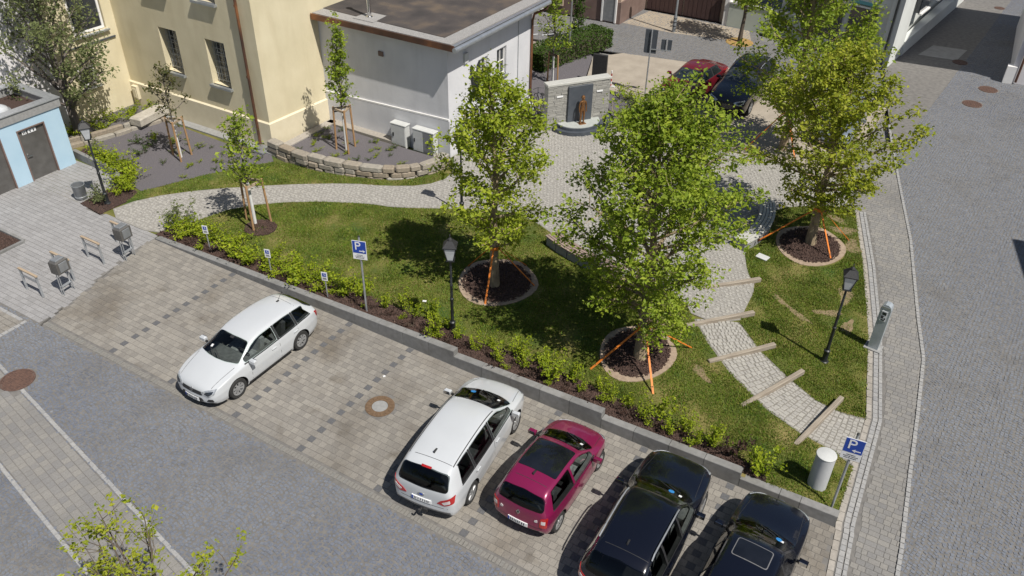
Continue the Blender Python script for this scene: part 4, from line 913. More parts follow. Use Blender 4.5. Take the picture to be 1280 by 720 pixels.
# ------------------------------------------------------------------ trees and plants
def leaf_mesh(name, C, size, m, up=.35, rg=None, asp=.62):
    """one folded leaf of four points at every centre"""
    rg = rg or rng; n = len(C); C = np.asarray(C)
    d = rg.normal(0, 1, (n, 3)); d[:, 2] = d[:, 2]*.6 - .15; d /= np.linalg.norm(d, axis=1)[:, None]
    nn = rg.normal(0, 1, (n, 3)); nn[:, 2] = np.abs(nn[:, 2]) + up*2; s = np.cross(d, nn); s /= np.linalg.norm(s, axis=1)[:, None]+1e-9
    nn = np.cross(s, d); L_ = size*np.clip(rg.lognormal(-.08, .32, n), .4, 1.7)[:, None]; w = L_*asp*.5
    V = np.zeros((n, 4, 3)); V[:, 0] = C - d*L_*.5; V[:, 1] = C + s*w + nn*L_*.12; V[:, 2] = C + d*L_*.5; V[:, 3] = C - s*w + nn*L_*.12
    F = (np.arange(n)[:, None, None]*4 + np.array([(0, 1, 2), (0, 2, 3)])[None]).reshape(-1, 3)
    return quads_mesh(name, V.reshape(-1, 3), F, m)

def grow(H, z0, crown, rg, n_prim, trunk_r, lean=(0, 0), up_ang=(.5, 1.0), sub=5, droop=0., twigs=True, top=.96):
    """trunk and limbs; crown(zrel)->radius. Gives a bark builder and the points that carry leaves"""
    mb = MB(); tips = []
    tp = []
    for i in range(9):
        t = i/8; tp.append(Vector((lean[0]*t*H + rg.normal(0, .03)*t*H*.3, lean[1]*t*H + rg.normal(0, .03)*t*H*.3, t*H*top)))
    mb.tube(tp, [trunk_r*(1.25 if i == 0 else (1-i/8)**.8*1.+.02) for i in range(9)], 9)
    def at(z):
        t = min(1, z/(H*top))*8; i = min(7, int(t)); return tp[i].lerp(tp[i+1], t-i)
    wts = []
    for k in range(n_prim):
        f = (k+.5)/n_prim; z = z0*.8 + (H*top-z0*.8)*.93*f**1.1; az = k*2.39996 + rg.uniform(-.35, .35); b0 = at(z)
        ang = up_ang[0] + (up_ang[1]-up_ang[0])*f + rg.uniform(-.12, .12)
        d = Vector((cos(az)*cos(ang), sin(az)*cos(ang), sin(ang)))
        # length up to the crown's envelope
        ln = .3
        while ln < H:
            p = b0 + d*ln; zr = (p.z-z0)/(H-z0)
            if zr > 1 or hypot(p.x-lean[0]*p.z, p.y-lean[1]*p.z) > crown(max(zr, 0.)): break
            ln += .1
        ln *= rg.uniform(.82, 1.08); pts = [b0]; dd = d.copy(); nseg = 5; r0 = max(.018, trunk_r*.42*(1-f*.7)*min(1, ln/2.+.3))
        for i in range(nseg):
            dd = (dd + Vector((rg.normal(0, .1), rg.normal(0, .1), rg.normal(0, .08)+.05-droop))).normalized(); pts.append(pts[-1]+dd*ln/nseg)
        mb.tube(pts, [r0*(1-i/nseg)+.006 for i in range(nseg+1)], 5)
        for j in range(sub):
            tt = .25+.72*(j+rg.uniform(0, .9))/sub; q = tt*nseg; i = min(nseg-1, int(q)); p0 = pts[i].lerp(pts[i+1], q-i)
            sd = (dd*.5 + Vector((rg.normal(0, .75), rg.normal(0, .75), rg.normal(.15-droop, .5)))).normalized(); sl_ = ln*(.5-.3*tt)*rg.uniform(.6, 1.2)+.18
            sp_ = [p0, p0+sd*sl_*.5+Vector((0, 0, .02)), p0+(sd+Vector((rg.normal(0, .2), rg.normal(0, .2), .15-droop))).normalized()*sl_]
            if twigs: mb.tube(sp_, [max(.006, r0*.35), .006, .003], 3, cap=False)
            for u in (.35, .55, .75, .9, 1.): wts.append(.25+ln); tips.append((sp_[0].lerp(sp_[1], u*2) if u < .5 else sp_[1].lerp(sp_[2], u*2-1)))
        for u in np.linspace(.35, 1., 6):
            q = u*nseg; i = min(nseg-1, int(q)); tips.append(pts[i].lerp(pts[i+1], q-i)); wts.append(.25+ln)
    return mb, np.array([tuple(t) for t in tips]), np.array(wts)

def tree(name, label, base, H, z0, crown, nleaf, lsize, mleaf, seed, n_prim=26, trunk_r=.14, mbark=None, lean=(0, 0), spread=.22, group=None, cat='tree', **kw):
    rg = np.random.default_rng(seed); t = thing(name, label, cat, (base[0], base[1], hgt(*base) if len(base) == 2 else base[2]), 0, group)
    mb, tips, wts = grow(H, z0, crown, rg, n_prim, trunk_r, lean, **kw)
    mb.build('trunk', mbark or m_bark, t, smooth=True)
    w = (rg.random(len(tips))**2 + .12)*wts; w /= w.sum(); idx = rg.choice(len(tips), nleaf, p=w)
    C = tips[idx] + rg.normal(0, spread, (nleaf, 3))*np.array([1, 1, .8])
    tag(link('crown', leaf_mesh('crown', C, lsize, mleaf, rg=rg), t), kind='stuff')
    return t
def egg(R_, zmax=.42, pw=.75):
    def f(z):
        if z < 0: return R_*.35
        q = (z/zmax if z < zmax else (1-z)/(1-zmax)); return R_*max(.05, min(1, q))**pw if z > zmax else R_*(.45+.55*min(1, q)**.8)
    return f
tree('maple_tree', 'narrow yellow-green tree in the round bark ring nearest the middle lamp', (8.05, 8.5), 7.3, 1.9, egg(1.95, .42, .5), 11800, .12, m_leaf1, 3, n_prim=34, trunk_r=.16, up_ang=(.2, 1.1), sub=6, spread=.12)
tree('hornbeam_tree', 'broad dense green tree with the fullest crown, between the shrub bed and the stepped path', (13.62, 7.7), 8.0, 1.75, egg(2.7, .48, .42), 27500, .112, m_leaf2, 5, n_prim=60, trunk_r=.17, lean=(-.03, 0), up_ang=(.1, 1.15), sub=8, spread=.125)
tree('maple_tree', 'amber green tree with leaning trunk beside the right hand pavement', (16.2, 17.25), 7.1, 1.7, egg(2.6, .48, .45), 15500, .13, m_leaf3, 8, n_prim=44, trunk_r=.17, lean=(-.025, .01), up_ang=(.15, 1.1), sub=7, spread=.135)
tree('hornbeam_tree', 'tall green tree by the parked cars in front of the corner shop', (13.1, 24.6), 9.2, 1.6, egg(3.2, .45, .42), 17000, .15, m_leaf2, 12, n_prim=46, trunk_r=.17, up_ang=(.15, 1.1), sub=7, spread=.16)
tree('pear_tree', 'grey leaved many stemmed tree growing between the kiosk and the yellow building', (-13.3, 8.6, 0), 7.4, 1.5, egg(2.7, .5, .5), 7000, .13, m_leafgrey, 15, n_prim=30, trunk_r=.2, mbark=m_greybark, lean=(-.05, -.03), up_ang=(.5, 1.15), sub=6, spread=.16)
tree('street_tree', 'young street tree with dark trunk by the pale green wall at the top edge', (6.95, 37.3, 0), 6.2, 2.1, egg(1.6, .5, .6), 2800, .17, m_leaf2, 18, n_prim=18, trunk_r=.12, mbark=m_twig, spread=.2)
tag(MB().lathe([(.01, .05), (.75, .03), (.8, 0)], 20, (6.95, 37.3, 0), cap=False).build('tree_pit', M('ochre_bed', [(.30, .22, .05), (.36, .20, .10)], rough=1, scale=4)), 'ochre round bed at the foot of the young street tree', 'tree bed')
tree('column_tree', 'slim upright young tree in the raised gravel bed, tied to three stakes', (-2.66, 13.75, .22), 5.5, 2.3, lambda z: .42*max(.12, min(1, 1.25*(1-z)))**.8, 1900, .12, m_leaf2, 21, n_prim=26, trunk_r=.045, mbark=m_greybark, up_ang=(1.0, 1.3), sub=3, spread=.09)
tree('young_tree', 'thin young tree with few bronze leaves in the dark gravel bed below the barred windows', (-8.3, 9.7, .02), 4.0, 1.9, egg(.95, .4), 520, .13, m_leafred, 24, n_prim=13, trunk_r=.04, mbark=m_greybark, up_ang=(.5, 1.0), sub=3, spread=.1)
tree('young_tree', 'young green tree on the lawn beside the curved path, tied to wooden stakes', (-1.6, 7.35), 4.4, 1.9, egg(.85, .35), 1050, .13, m_leaf2, 27, n_prim=18, trunk_r=.045, mbark=m_greybark, up_ang=(.5, 1.1), sub=3, spread=.13)
tree('young_tree', 'young tree with wooden stakes standing at the end of the clipped hedge', (.9, 25.6, .02), 4.6, 1.7, egg(.8, .4), 900, .14, m_leaf2, 29, n_prim=16, trunk_r=.045, mbark=m_greybark, up_ang=(.8, 1.2), sub=3, spread=.12)
tree('ivy_column', 'dark slim evergreen at the back end of the hedge beside the green pole', (-.9, 31.9, .0), 3.0, .1, lambda z: .4*(1-.5*z), 1500, .12, m_hedge, 30, n_prim=14, trunk_r=.05, mbark=m_twig, up_ang=(.8, 1.2), sub=3, spread=.12)

# near tree whose top reaches into the picture at lower left
def foreground_tree():
    rg = np.random.default_rng(41); base = (10.2, -6.95, 0.); t = thing('budding_tree', 'budding tree with bare twigs and small leaf tufts in the lower left foreground', 'tree', base); t.scale = (.98, .98, .64)
    mb = MB(); tp = [Vector((.0, 0, 0)), Vector((.1, .15, 1.6)), Vector((.3, .35, 3.2)), Vector((.4, .5, 4.4))]
    mb.tube(tp, [.16, .13, .11, .08], 9); C = []
    for k in range(40):
        az = k*2.4 + rg.uniform(-.3, .3); z0 = 2.2 + 2.1*rg.random(); b0 = tp[2].lerp(tp[3], min(1, max(0, (z0-3.2)/1.2))) if z0 > 3.2 else tp[1].lerp(tp[2], (z0-1.6)/1.6)
        ang = rg.uniform(.15, 1.0); d = Vector((cos(az)*cos(ang), sin(az)*cos(ang), sin(ang))); ln = rg.uniform(2.2, 3.3); pts = [b0]
        for i in range(6):
            d = (d + Vector((rg.normal(0, .13), rg.normal(0, .13), rg.normal(.08, .08)))).normalized(); pts.append(pts[-1]+d*ln/6)
        mb.tube(pts, [.035*(1-i/6)+.006 for i in range(7)], 5); C.append(pts[-1])
        for j in range(7):
            q = rg.uniform(2., 5.9); i = int(q); p0 = pts[i].lerp(pts[i+1], q-i); sd = (d + Vector((rg.normal(0, .7), rg.normal(0, .7), rg.normal(.3, .3)))).normalized(); sl_ = rg.uniform(.3, .9)
            e = p0+sd*sl_*.5+Vector((rg.normal(0, .05), rg.normal(0, .05), 0)); e2 = p0+sd*sl_+Vector((0, 0, .12))
            mb.tube([p0, e, e2], [.010, .007, .004], 4, cap=False); C.append(e2)
            if rg.random() < .4: C.append(e)
    mb.build('trunk', m_twig, t, smooth=True)
    pts = np.array([tuple(c) for c in C]); P2 = []
    for p in pts:
        n = rg.integers(9, 22); q = rg.normal(0, 1, (n, 3))*np.array([.065, .065, .10]); P2.append(p+q)
    tag(link('crown', leaf_mesh('crown', np.concatenate(P2), .085, m_leaf3, rg=rg), t), kind='stuff')
foreground_tree()

# stakes of the young trees
def stakes(label, base, offs, h, zb=0., white=True):
    t = thing('tree_stakes', label, 'tree stakes', (base[0], base[1], zb), 0, 'stakes of the young trees'); tops = []
    for dx, dy in offs:
        MB().tube([(dx, dy, -.1), (dx*.86, dy*.86, h)], .042, 8).build('stake', m_stake, t); tops.append((dx*.86, dy*.86, h-.08))
    for a, b in zip(tops, tops[1:]+tops[:1]): MB().beam(a, b, .05, .09).build('crossbar', m_wood, t)
    MB().beam((tops[0][0], tops[0][1], h-.22), (.0, .0, h-.15), .03, .05).build('tie', m_black, t)
    if white: MB().tube([(0, 0, .0), (0, 0, h-.1)], [.062, .05], 8).build('trunk_wrap', m_whitepaint, t)
stakes('three wooden stakes round the slim tree in the raised gravel bed', (-2.66, 13.75), [(-.38, -.22), (.36, -.3), (.12, .42)], 1.95, .2)
stakes('three wooden stakes round the thin bronze leaved tree below the barred windows', (-8.3, 9.7), [(-.42, -.05), (.36, -.3), (.2, .4)], 1.75, .02)
stakes('three wooden stakes round the young tree on the lawn by the curved path', (-1.6, 7.35), [(-.55, .1), (.32, -.4), (.38, .42)], 1.85, hgt(-1.6, 7.35))
stakes('two wooden stakes beside the young tree at the end of the hedge', (.9, 25.6), [(-.35, .1), (.4, -.2)], 1.6, .02)
pl = [(-1.25+.62*cos(t), 7.25+.55*sin(t)) for t in np.linspace(0, 2*pi, 20)[:-1]]
drape('bark_bed', pl, m_mulchbed, .05, step=.3)
x, y = scatter(1400, (-1.9, -.6, 6.6, 7.9), lambda x, y: ((x+1.25)/.6)**2+((y-7.25)/.55)**2 < 1); chips('bark_chips', x, y, m_mulch, .075, o_mu)

# orange straps that anchor the big trees
def straps(tree_at, label, anchors, ztie):
    t = thing('anchor_straps', label, 'tree straps', (tree_at[0], tree_at[1], hgt(*tree_at)), 0, 'orange anchor straps of the trees')
    for ax_, ay_ in anchors:
        d = Vector((ax_-tree_at[0], ay_-tree_at[1], hgt(ax_, ay_)-hgt(*tree_at)+.02)); a = Vector((d.x*.06, d.y*.06, ztie))
        MB().beam(a, d, .055, .02).build('strap', m_strap, t); MB().tube([d+Vector((0, 0, -.05)), d.lerp(a, .12)], .022, 6).build('anchor_peg', m_rust2, t)
    MB().lathe([(.19, ztie-.06), (.2, ztie), (.19, ztie+.06)], 14, cap=False).build('collar', m_strap, t)
straps((8.05, 8.5), 'orange straps anchoring the narrow yellow-green tree by the middle lamp', [(8.37, 7.45), (9.2, 9.2), (6.7, 9.0), (8.35, 10.1)], 1.55)
straps((13.62, 7.7), 'orange straps anchoring the broad dense green tree', [(12.6, 6.45), (14.56, 6.45), (14.75, 8.95)], 1.2)
straps((16.2, 17.25), 'orange straps anchoring the amber tree beside the pavement', [(14.4, 15.95), (17.1, 16.6), (17.35, 18.3)], 1.5)
straps((12.9, 24.6), 'orange straps anchoring the tall tree by the parked cars', [(11.7, 23.6), (13.9, 23.7), (13.2, 25.9)], 1.7)

# shrubs ------------------------------------------------------------------------
def shrub_proto(seed, h, w, n, m, ls=.06, nst=9):
    rg = np.random.default_rng(seed); st = MB(); C = []
    for k in range(nst):
        az = rg.uniform(0, 2*pi); an = rg.uniform(.75, 1.4); d = Vector((cos(az)*cos(an)*w/h*1.4, sin(az)*cos(an)*w/h*1.4, sin(an))); ln = h*rg.uniform(.6, 1.1); p = Vector((rg.normal(0, .05), rg.normal(0, .05), 0)); pts = [p]
        for i in range(4): d = d + Vector((rg.normal(0, .14), rg.normal(0, .14), -.02)); pts.append(pts[-1]+d*ln/4)
        st.tube(pts, [.010, .008, .006, .005, .003], 4, cap=False)
        for q in np.linspace(.25, 1, 9): i = min(3, int(q*4)); C.append(pts[i].lerp(pts[i+1], q*4-i))
    C = np.array([tuple(c) for c in C]); idx = rg.integers(0, len(C), n)
    P2 = C[idx]+rg.normal(0, 1, (n, 3))*np.array([w*.10, w*.10, h*.06]); P2[:, 2] = np.maximum(P2[:, 2], .03)
    return st.mesh('stem', m_twig), leaf_mesh('foliage', P2, ls, m, rg=rg)
def plant(name, label, x, y, z, proto, s=1., rz=0., group=None, cat='shrub', sz=None):
    t = thing(name, label, cat, (x, y, z), rz, group); t.scale = (s, s, sz or s)
    link('stem', proto[0], t); tag(link('foliage', proto[1], t), kind='stuff'); return t
SP = [shrub_proto(i+50, .6, .78, 430, m_shrub, .085, 10) for i in range(4)]
ST = [shrub_proto(i+60, .75, .45, 330, m_shrub, .07, 7) for i in range(3)]
SM = [shrub_proto(i+70, .32, .42, 170, m_plum if i != 1 else m_shrub, .055, 7) for i in range(3)]
SB_ = [shrub_proto(i+90, .3, .42, 170, m_shrub if i else m_hedge, .055, 7) for i in range(3)]
SG = [shrub_proto(i+80, .7, .75, 520, m_leafgrey, .07, 9) for i in range(2)]
r_ = random.Random(5)
dense = [(-3.7, 5.75), (-3.2, 5.6), (-2.65, 5.75), (-2.2, 5.6), (-1.2, 5.75), (-.5, 5.45), (.1, 5.35), (.6, 5.75), (1.05, 5.65), (1.5, 5.45), (2.0, 5.7), (2.4, 5.5), (2.95, 5.75), (3.35, 5.5), (4.15, 5.6), (4.6, 5.85)]
ORD = ['first', 'second', 'third', 'fourth', 'fifth', 'sixth', 'seventh', 'eighth', 'ninth', 'tenth', 'eleventh', 'twelfth', 'thirteenth', 'fourteenth', 'fifteenth', 'sixteenth', 'seventeenth', 'eighteenth', 'nineteenth', 'twentieth', 'twenty-first', 'twenty-second', 'twenty-third', 'twenty-fourth', 'twenty-fifth']
for i, (x, y) in enumerate(dense): plant('shrub', ORD[i] + ' bushy bright green shrub from the left tip of the shrub bed above the bays', x, y, hgt(x, y)+.03, SP[i % 4], r_.uniform(.8, 1.15), r_.uniform(0, 6), 'dense shrubs above the car park')
thin = [(5.75, 5.65), (6.35, 5.9), (6.9, 5.75), (7.35, 5.95), (7.9, 5.35), (8.15, 5.85), (8.6, 5.55), (9.3, 5.4), (9.7, 5.75), (10.2, 5.35), (10.6, 5.8), (11.0, 5.5), (11.5, 5.75), (11.95, 5.4), (12.4, 5.7), (12.8, 5.45), (13.3, 5.75), (13.7, 5.5), (14.15, 5.55), (14.7, 5.35), (15.1, 5.6), (15.55, 5.25), (15.9, 5.5), (16.25, 5.3), (16.6, 5.45)]
for i, (x, y) in enumerate(thin): plant('shrub', ORD[i] + ' loose leaved shrub right of the tall parking sign in the bark bed', x, y, hgt(x, y)+.03, ST[i % 3], (q_ := r_.uniform(.6, 1.15)), r_.uniform(0, 6), 'loose shrubs above the retaining wall', sz=q_*1.2)
plant('shrub', 'lone bright shrub at the far right end of the bark bed near the white bollard', 18.0, 5.12, hgt(18, 5.12)+.03, ST[0], 1.3, 1., None)
plant('shrub', 'thin upright brownish shrub left of the lone bright shrub', 17.0, 5.35, hgt(17, 5.35)+.03, SM[2], 1.5, 2., None, sz=2.6)
for i in range(46):
    x = -3.9 + 21.4*(i+r_.random()*.7)/46; y = r_.uniform(5.1, 5.5)
    plant('shrub', 'small young shrub low in the bark at the front of the shrub bed', x, y, hgt(x, y)+.03, SM[i % 3], r_.uniform(.55, 1.0), r_.uniform(0, 6), 'small young shrubs in the bark bed')
plant('shrub', 'airy bush with grey leaves at the left tip of the shrub bed', -4.0, 5.9, .03, SG[0], 1.35)
for i, (x, y, s_) in enumerate([(-11.4, 7.75, 1.), (-10.8, 7.75, 1.1), (-10.2, 7.7, 1.15), (-9.6, 7.5, 1.1), (-9.1, 7.4, 1.2), (-8.5, 7.1, 1.2), (-8.15, 6.95, 1.05), (-7.75, 6.75, .9)]): plant('shrub', ORD[i] + ' bushy shrub along the curved kerb wall, counted from the blue kiosk', x, y, .05, SP[i % 4] if i else SG[1], s_, i*1.1, 'shrubs behind the curved kerb')
plant('shrub', 'flowering shrub at the foot of the left lamp, next to the grey litter bin', -8.05, 5.35, .05, SG[1], .95); plant('shrub', 'loose shrub right of the foot of the left lamp', -7.9, 6.3, .05, SP[1], .75)
for i, (x, y) in enumerate([(-13.9, 9.3), (-13.7, 10.4), (-13.1, 9.6), (-13.6, 11.4), (-13.0, 11.0), (-12.9, 12.), (-13.4, 8.6), (-14.0, 8.5)]): plant('shrub', 'green shrub below the yellow side wall, ' + ['in front of the low window', 'against the wall foot', 'in the middle of the front row', 'deep in the corner', 'by the long stone block', 'in the wall corner', 'nearest the trunk of the grey tree', 'half hidden behind the grey tree'][i], x, y, .08, SP[i % 4], r_.uniform(.75, 1.), i*1.3, 'shrubs below the yellow side wall')
for i, (x, y) in enumerate([(-11.0, 9.6), (-10.6, 10.3), (-10.1, 9.5), (-9.6, 10.4), (-9.9, 9.0)]): plant('bedding_plant', 'leafy plant in the dark gravel left of the stakes, ' + ['nearest the kiosk', 'nearest the long stone block', 'in the middle', 'closest to the stakes', 'at the front'][i], x, y, .04, SB_[i % 2], 1.2, i*1.3, 'leafy plants in the dark gravel', 'plant')
for i in range(26):
    x = r_.uniform(-9.5, -5.3); y = r_.uniform(8.4, 11.4)
    if not inpoly([x], [y], grav_a)[0]: continue
    plant('bedding_plant', 'tiny seedling scattered in the dark gravel bed in front of the barred windows', x, y, .04, SB_[i % 3], r_.uniform(.35, .6), i, 'seedlings in the dark gravel bed', 'plant')
for i in range(34):
    x = r_.uniform(-4.9, 1.); y = r_.uniform(12.6, 15.1)
    if not inpoly([x], [y], [(-5., 12.6), (-.3, 13.0), (.8, 13.8), (1, 15), (-5, 15.1)])[0]: continue
    plant('bedding_plant', 'tiny plant in the raised gravel bed at the annex', x, y, .23, SB_[i % 3], r_.uniform(.4, .75), i, 'tiny plants in the raised bed', 'plant')
for i, (x, y) in enumerate([(5.8, 23.8), (6.6, 23.6), (7.4, 24.2), (6.4, 24.8), (5.5, 25.3), (7.9, 24.9), (8.2, 23.9), (4.9, 25.9)]): plant('shrub', 'low shrub in the planting bed behind the memorial wall, ' + ['beside the coping end', 'right of the stone curb', 'in the middle', 'next to the sign post', 'left of the sign post', 'by the dark red car', 'farthest right', 'farthest left at the stele'][i], x, y, .03, (SP+SG)[i % 6], r_.uniform(.8, 1.2), i, 'shrubs behind the memorial wall')
# clipped hedge
hg_ = thing('hedge', 'clipped green hedge along the paved yard behind the memorial wall', 'hedge', (-.3, 29.6, 0), atan2(5.4, 1.3)-pi/2+.0)
rg = np.random.default_rng(77); n = 9000; C = np.stack([rg.uniform(-.75, .75, n), rg.uniform(-2.9, 2.9, n), rg.uniform(.05, 1.0, n)], -1)
e = rg.integers(0, 3, n); C[:, 2] = np.where(e == 0, rg.normal(1.0, .05, n), C[:, 2]); C[:, 0] = np.where(e == 1, np.sign(C[:, 0])*rg.normal(.75, .05, n), C[:, 0]); C[:, 1] = np.where(e == 2, np.sign(C[:, 1])*rg.normal(2.9, .05, n), C[:, 1])
tag(link('foliage', leaf_mesh('foliage', C, .11, m_hedge, rg=rg), hg_), kind='stuff'); MB().box((0, 0, .4), (1.2, 5.4, .8)).build('twigs', m_twig, hg_)
# ------------------------------------------------------------------ street furniture
def text_mesh(s, size, m, ext=.003):
    c = bpy.data.curves.new('lettering', 'FONT'); c.body = s; c.size = size; c.extrude = ext; c.align_x = 'CENTER'; c.align_y = 'CENTER'
    o = bpy.data.objects.new('lettering', c); COL.objects.link(o); me = evalmesh(o); bpy.data.objects.remove(o); setmat(me, m); return me
def lamp(label, x, y, z=None, H=3.45):
    t = thing('street_lamp', label, 'street lamp', (x, y, hgt(x, y) if z is None else z), random.uniform(0, 1.5), 'old style lantern lamps')
    MB().lathe([(.13, 0), (.13, .03), (.10, .05), (.085, .1), (.08, .38), (.095, .40), (.095, .44), (.06, .47)], 14).build('base', m_black, t, smooth=True)
    MB().lathe([(.052, .46), (.048, 1.25), (.06, 1.27), (.06, 1.31), (.043, 1.33), (.040, 1.75), (.05, 1.77), (.05, 1.8), (.036, 1.82), (.032, H-.82), (.055, H-.80), (.03, H-.77)], 12).build('post', m_black, t, smooth=True)
    lf = MB(); z0, z1 = H-.74, H-.30; w0, w1 = .09, .175
    lf.box((0, 0, z0-.02), (.24, .24, .035)); lf.box((0, 0, z1), (.39, .39, .03))
    for sx in (-1, 1):
        for sy in (-1, 1): lf.beam((sx*w0, sy*w0, z0), (sx*w1, sy*w1, z1), .022, .022)
    for k in range(2): lf.tube([(0, 0, z0-.06), (.10*(1-2*k), 0, z0-.01)], .012, 5)
    l_ = lf.build('lantern', m_black, t)
    for k in range(4):
        M_ = Matrix.Rotation(k*pi/2, 3, 'Z'); vs = [(-w0+.012, -w0, z0), (w0-.012, -w0, z0), (w1-.012, -w1, z1), (-w1+.012, -w1, z1)]
        vs = [M_ @ Vector(v) for v in vs] + [M_ @ (Vector(v)+Vector((0, .006, 0))) for v in vs]
        MB().add(vs, [(0, 1, 2, 3), (7, 6, 5, 4), (0, 4, 5, 1), (1, 5, 6, 2), (2, 6, 7, 3), (3, 7, 4, 0)]).build('pane', m_lampglass, l_)
    rf = MB().add([(-.2, -.2, z1+.015), (.2, -.2, z1+.015), (.2, .2, z1+.015), (-.2, .2, z1+.015), (-.07, -.07, z1+.19), (.07, -.07, z1+.19), (.07, .07, z1+.19), (-.07, .07, z1+.19)], [(3, 2, 1, 0), (4, 5, 6, 7), (0, 1, 5, 4), (1, 2, 6, 5), (2, 3, 7, 6), (3, 0, 4, 7)])
    rf.lathe([(.06, z1+.19), (.075, z1+.21), (.05, z1+.25), (.015, z1+.27), (.012, z1+.33), (.022, z1+.35), (.004, z1+.38)], 10); rf.build('lantern_roof', m_plastic, t)
lamp('black lantern lamp in the shrub bed in front of the narrow yellow-green tree', 8.29, 5.74)
lamp('black lantern lamp on the right lawn near the pavement and the ticket machine', 18.27, 10.78)
lamp('black lantern lamp in the bark bed next to the litter bin by the blue kiosk', -7.53, 5.51, .03)
lamp('black lantern lamp half hidden behind the narrow yellow-green tree', 4.42, 12.02)

def parking_sign(label, x, y, H, face, arrow, sc=1.):
    t = thing('parking_sign', label, 'traffic sign', (x, y, hgt(x, y)), face, 'blue parking signs on posts')
    MB().tube([(0, 0, -.1), (0, 0, H)], .032, 10).build('post', m_galv, t, smooth=True); MB().lathe([(.036, H), (.036, H+.02), (.01, H+.035)], 10).build('post_cap', m_black, t)
    w = .44*sc; zc = H-.34
    def plate(z, h, m): return MB().box((0, -.047, z), (w, .012, h), bev=0).build('sign_panel', m, t)
    rim = plate(zc, w, m_signwhite); MB().box((0, -.0545, zc), (w-.03, .004, w-.03)).build('blue_field', m_signblue, rim)
    p = link('letter', text_mesh('P', .40*sc, m_signwhite), rim, (-.05*sc, -.058, zc+.03)); p.rotation_euler = (pi/2, 0, 0)
    a = MB(); q = 1 if arrow == 'right' else -1; ax_ = .08*sc; az_ = zc-.13*sc
    for vs in ([(-.09, -.014), (.05, -.014), (.05, .014), (-.09, .014)], [(.02, -.05), (.10, 0), (.02, .05), (.045, 0)]):
        v3 = [(ax_+q*u*sc, -.0575, az_+v*sc) for u, v in vs] + [(ax_+q*u*sc, -.0605, az_+v*sc) for u, v in vs]; n = len(vs)
        a.add(v3, [tuple(range(n)), tuple(range(2*n-1, n-1, -1))] + [(i, (i+1) % n, n+(i+1) % n, n+i) for i in range(n)])
    a.build('arrow', m_signwhite, rim)
    lo = plate(zc-w/2-.11*sc, .2*sc, m_signwhite); ln = MB()
    for k, (ww, zz) in enumerate(((.18, .05), (.3, 0.), (.26, -.05))):
        q = -ww/2
        while q < ww/2: lw_ = random.uniform(.012, .03); ln.box((q*sc, -.0545, zc-w/2-.11*sc+zz*sc), (lw_*.8*sc, .003, .022*sc)); q += lw_+.004
    tag(ln.build('sign_print', m_ink, lo), kind='stuff')
    MB().tube([(-.06, -.03, zc+.1), (.06, -.03, zc+.1)], .012, 6).tube([(-.06, -.03, zc-.3), (.06, -.03, zc-.3)], .012, 6).build('clamp', m_galv, t)
parking_sign('blue parking sign on a post in the middle of the shrub bed, arrow pointing right', 5.39, 5.2, 2.8, .32, 'right', 1.)
parking_sign('blue parking sign on a post by the white bollard at the pavement, arrow pointing left', 19.79, 5.15, 2.62, .12, 'left', 1.)
def bay_sign(label, x, y, h):
    t = thing('bay_sign', label, 'sign', (x, y, hgt(x, y)+.02), .3, 'small bay signs in the shrub bed')
    MB().tube([(0, 0, -.1), (0, 0, h)], .022, 8).build('post', m_galv, t)
    p_ = MB().box((0, -.03, h-.14), (.2, .012, .32)).build('sign_panel', m_signwhite, t)
    MB().box((0, -.038, h-.08), (.13, .004, .13)).build('symbol_field', m_signblue, p_)
    MB().lathe([(.012, -.003), (.012, .003)], 8, (0, -.041, h-.04), Matrix.Rotation(pi/2, 3, 'X')).box((0, -.041, h-.08), (.015, .004, .06)).box((.018, -.041, h-.10), (.05, .004, .014)).build('symbol', m_signwhite, p_)
    MB().box((0, -.038, h-.2), (.12, .003, .02)).box((0, -.038, h-.24), (.14, .003, .02)).build('sign_print', m_ink, p_)['kind'] = 'stuff'
bay_sign('small white and blue bay sign at the left end of the shrub bed', -1.67, 5.25, 1.0); bay_sign('small white and blue bay sign in the dense shrubs above the first empty bay', 1.36, 5.17, 1.05); bay_sign('small white and blue bay sign just left of the tall parking sign', 3.83, 5.15, 1.0)

# white bollard drum
t = thing('bollard', 'thick pale grey cylindrical bollard on the lawn beside the parking sign', 'bollard', (19.3, 5.6, hgt(19.3, 5.6)-.02))
MB().lathe([(.232, 0), (.232, 1.05)], 32, cap=False).build('tube', M('bollard_grey', [(.42, .43, .44), (.47, .48, .49)], rough=.5, scale=3), t, smooth=True); MB().lathe([(.235, 1.05), (.24, 1.06), (.24, 1.085), (.225, 1.095)], 32).build('lid', m_cab, t, smooth=True)
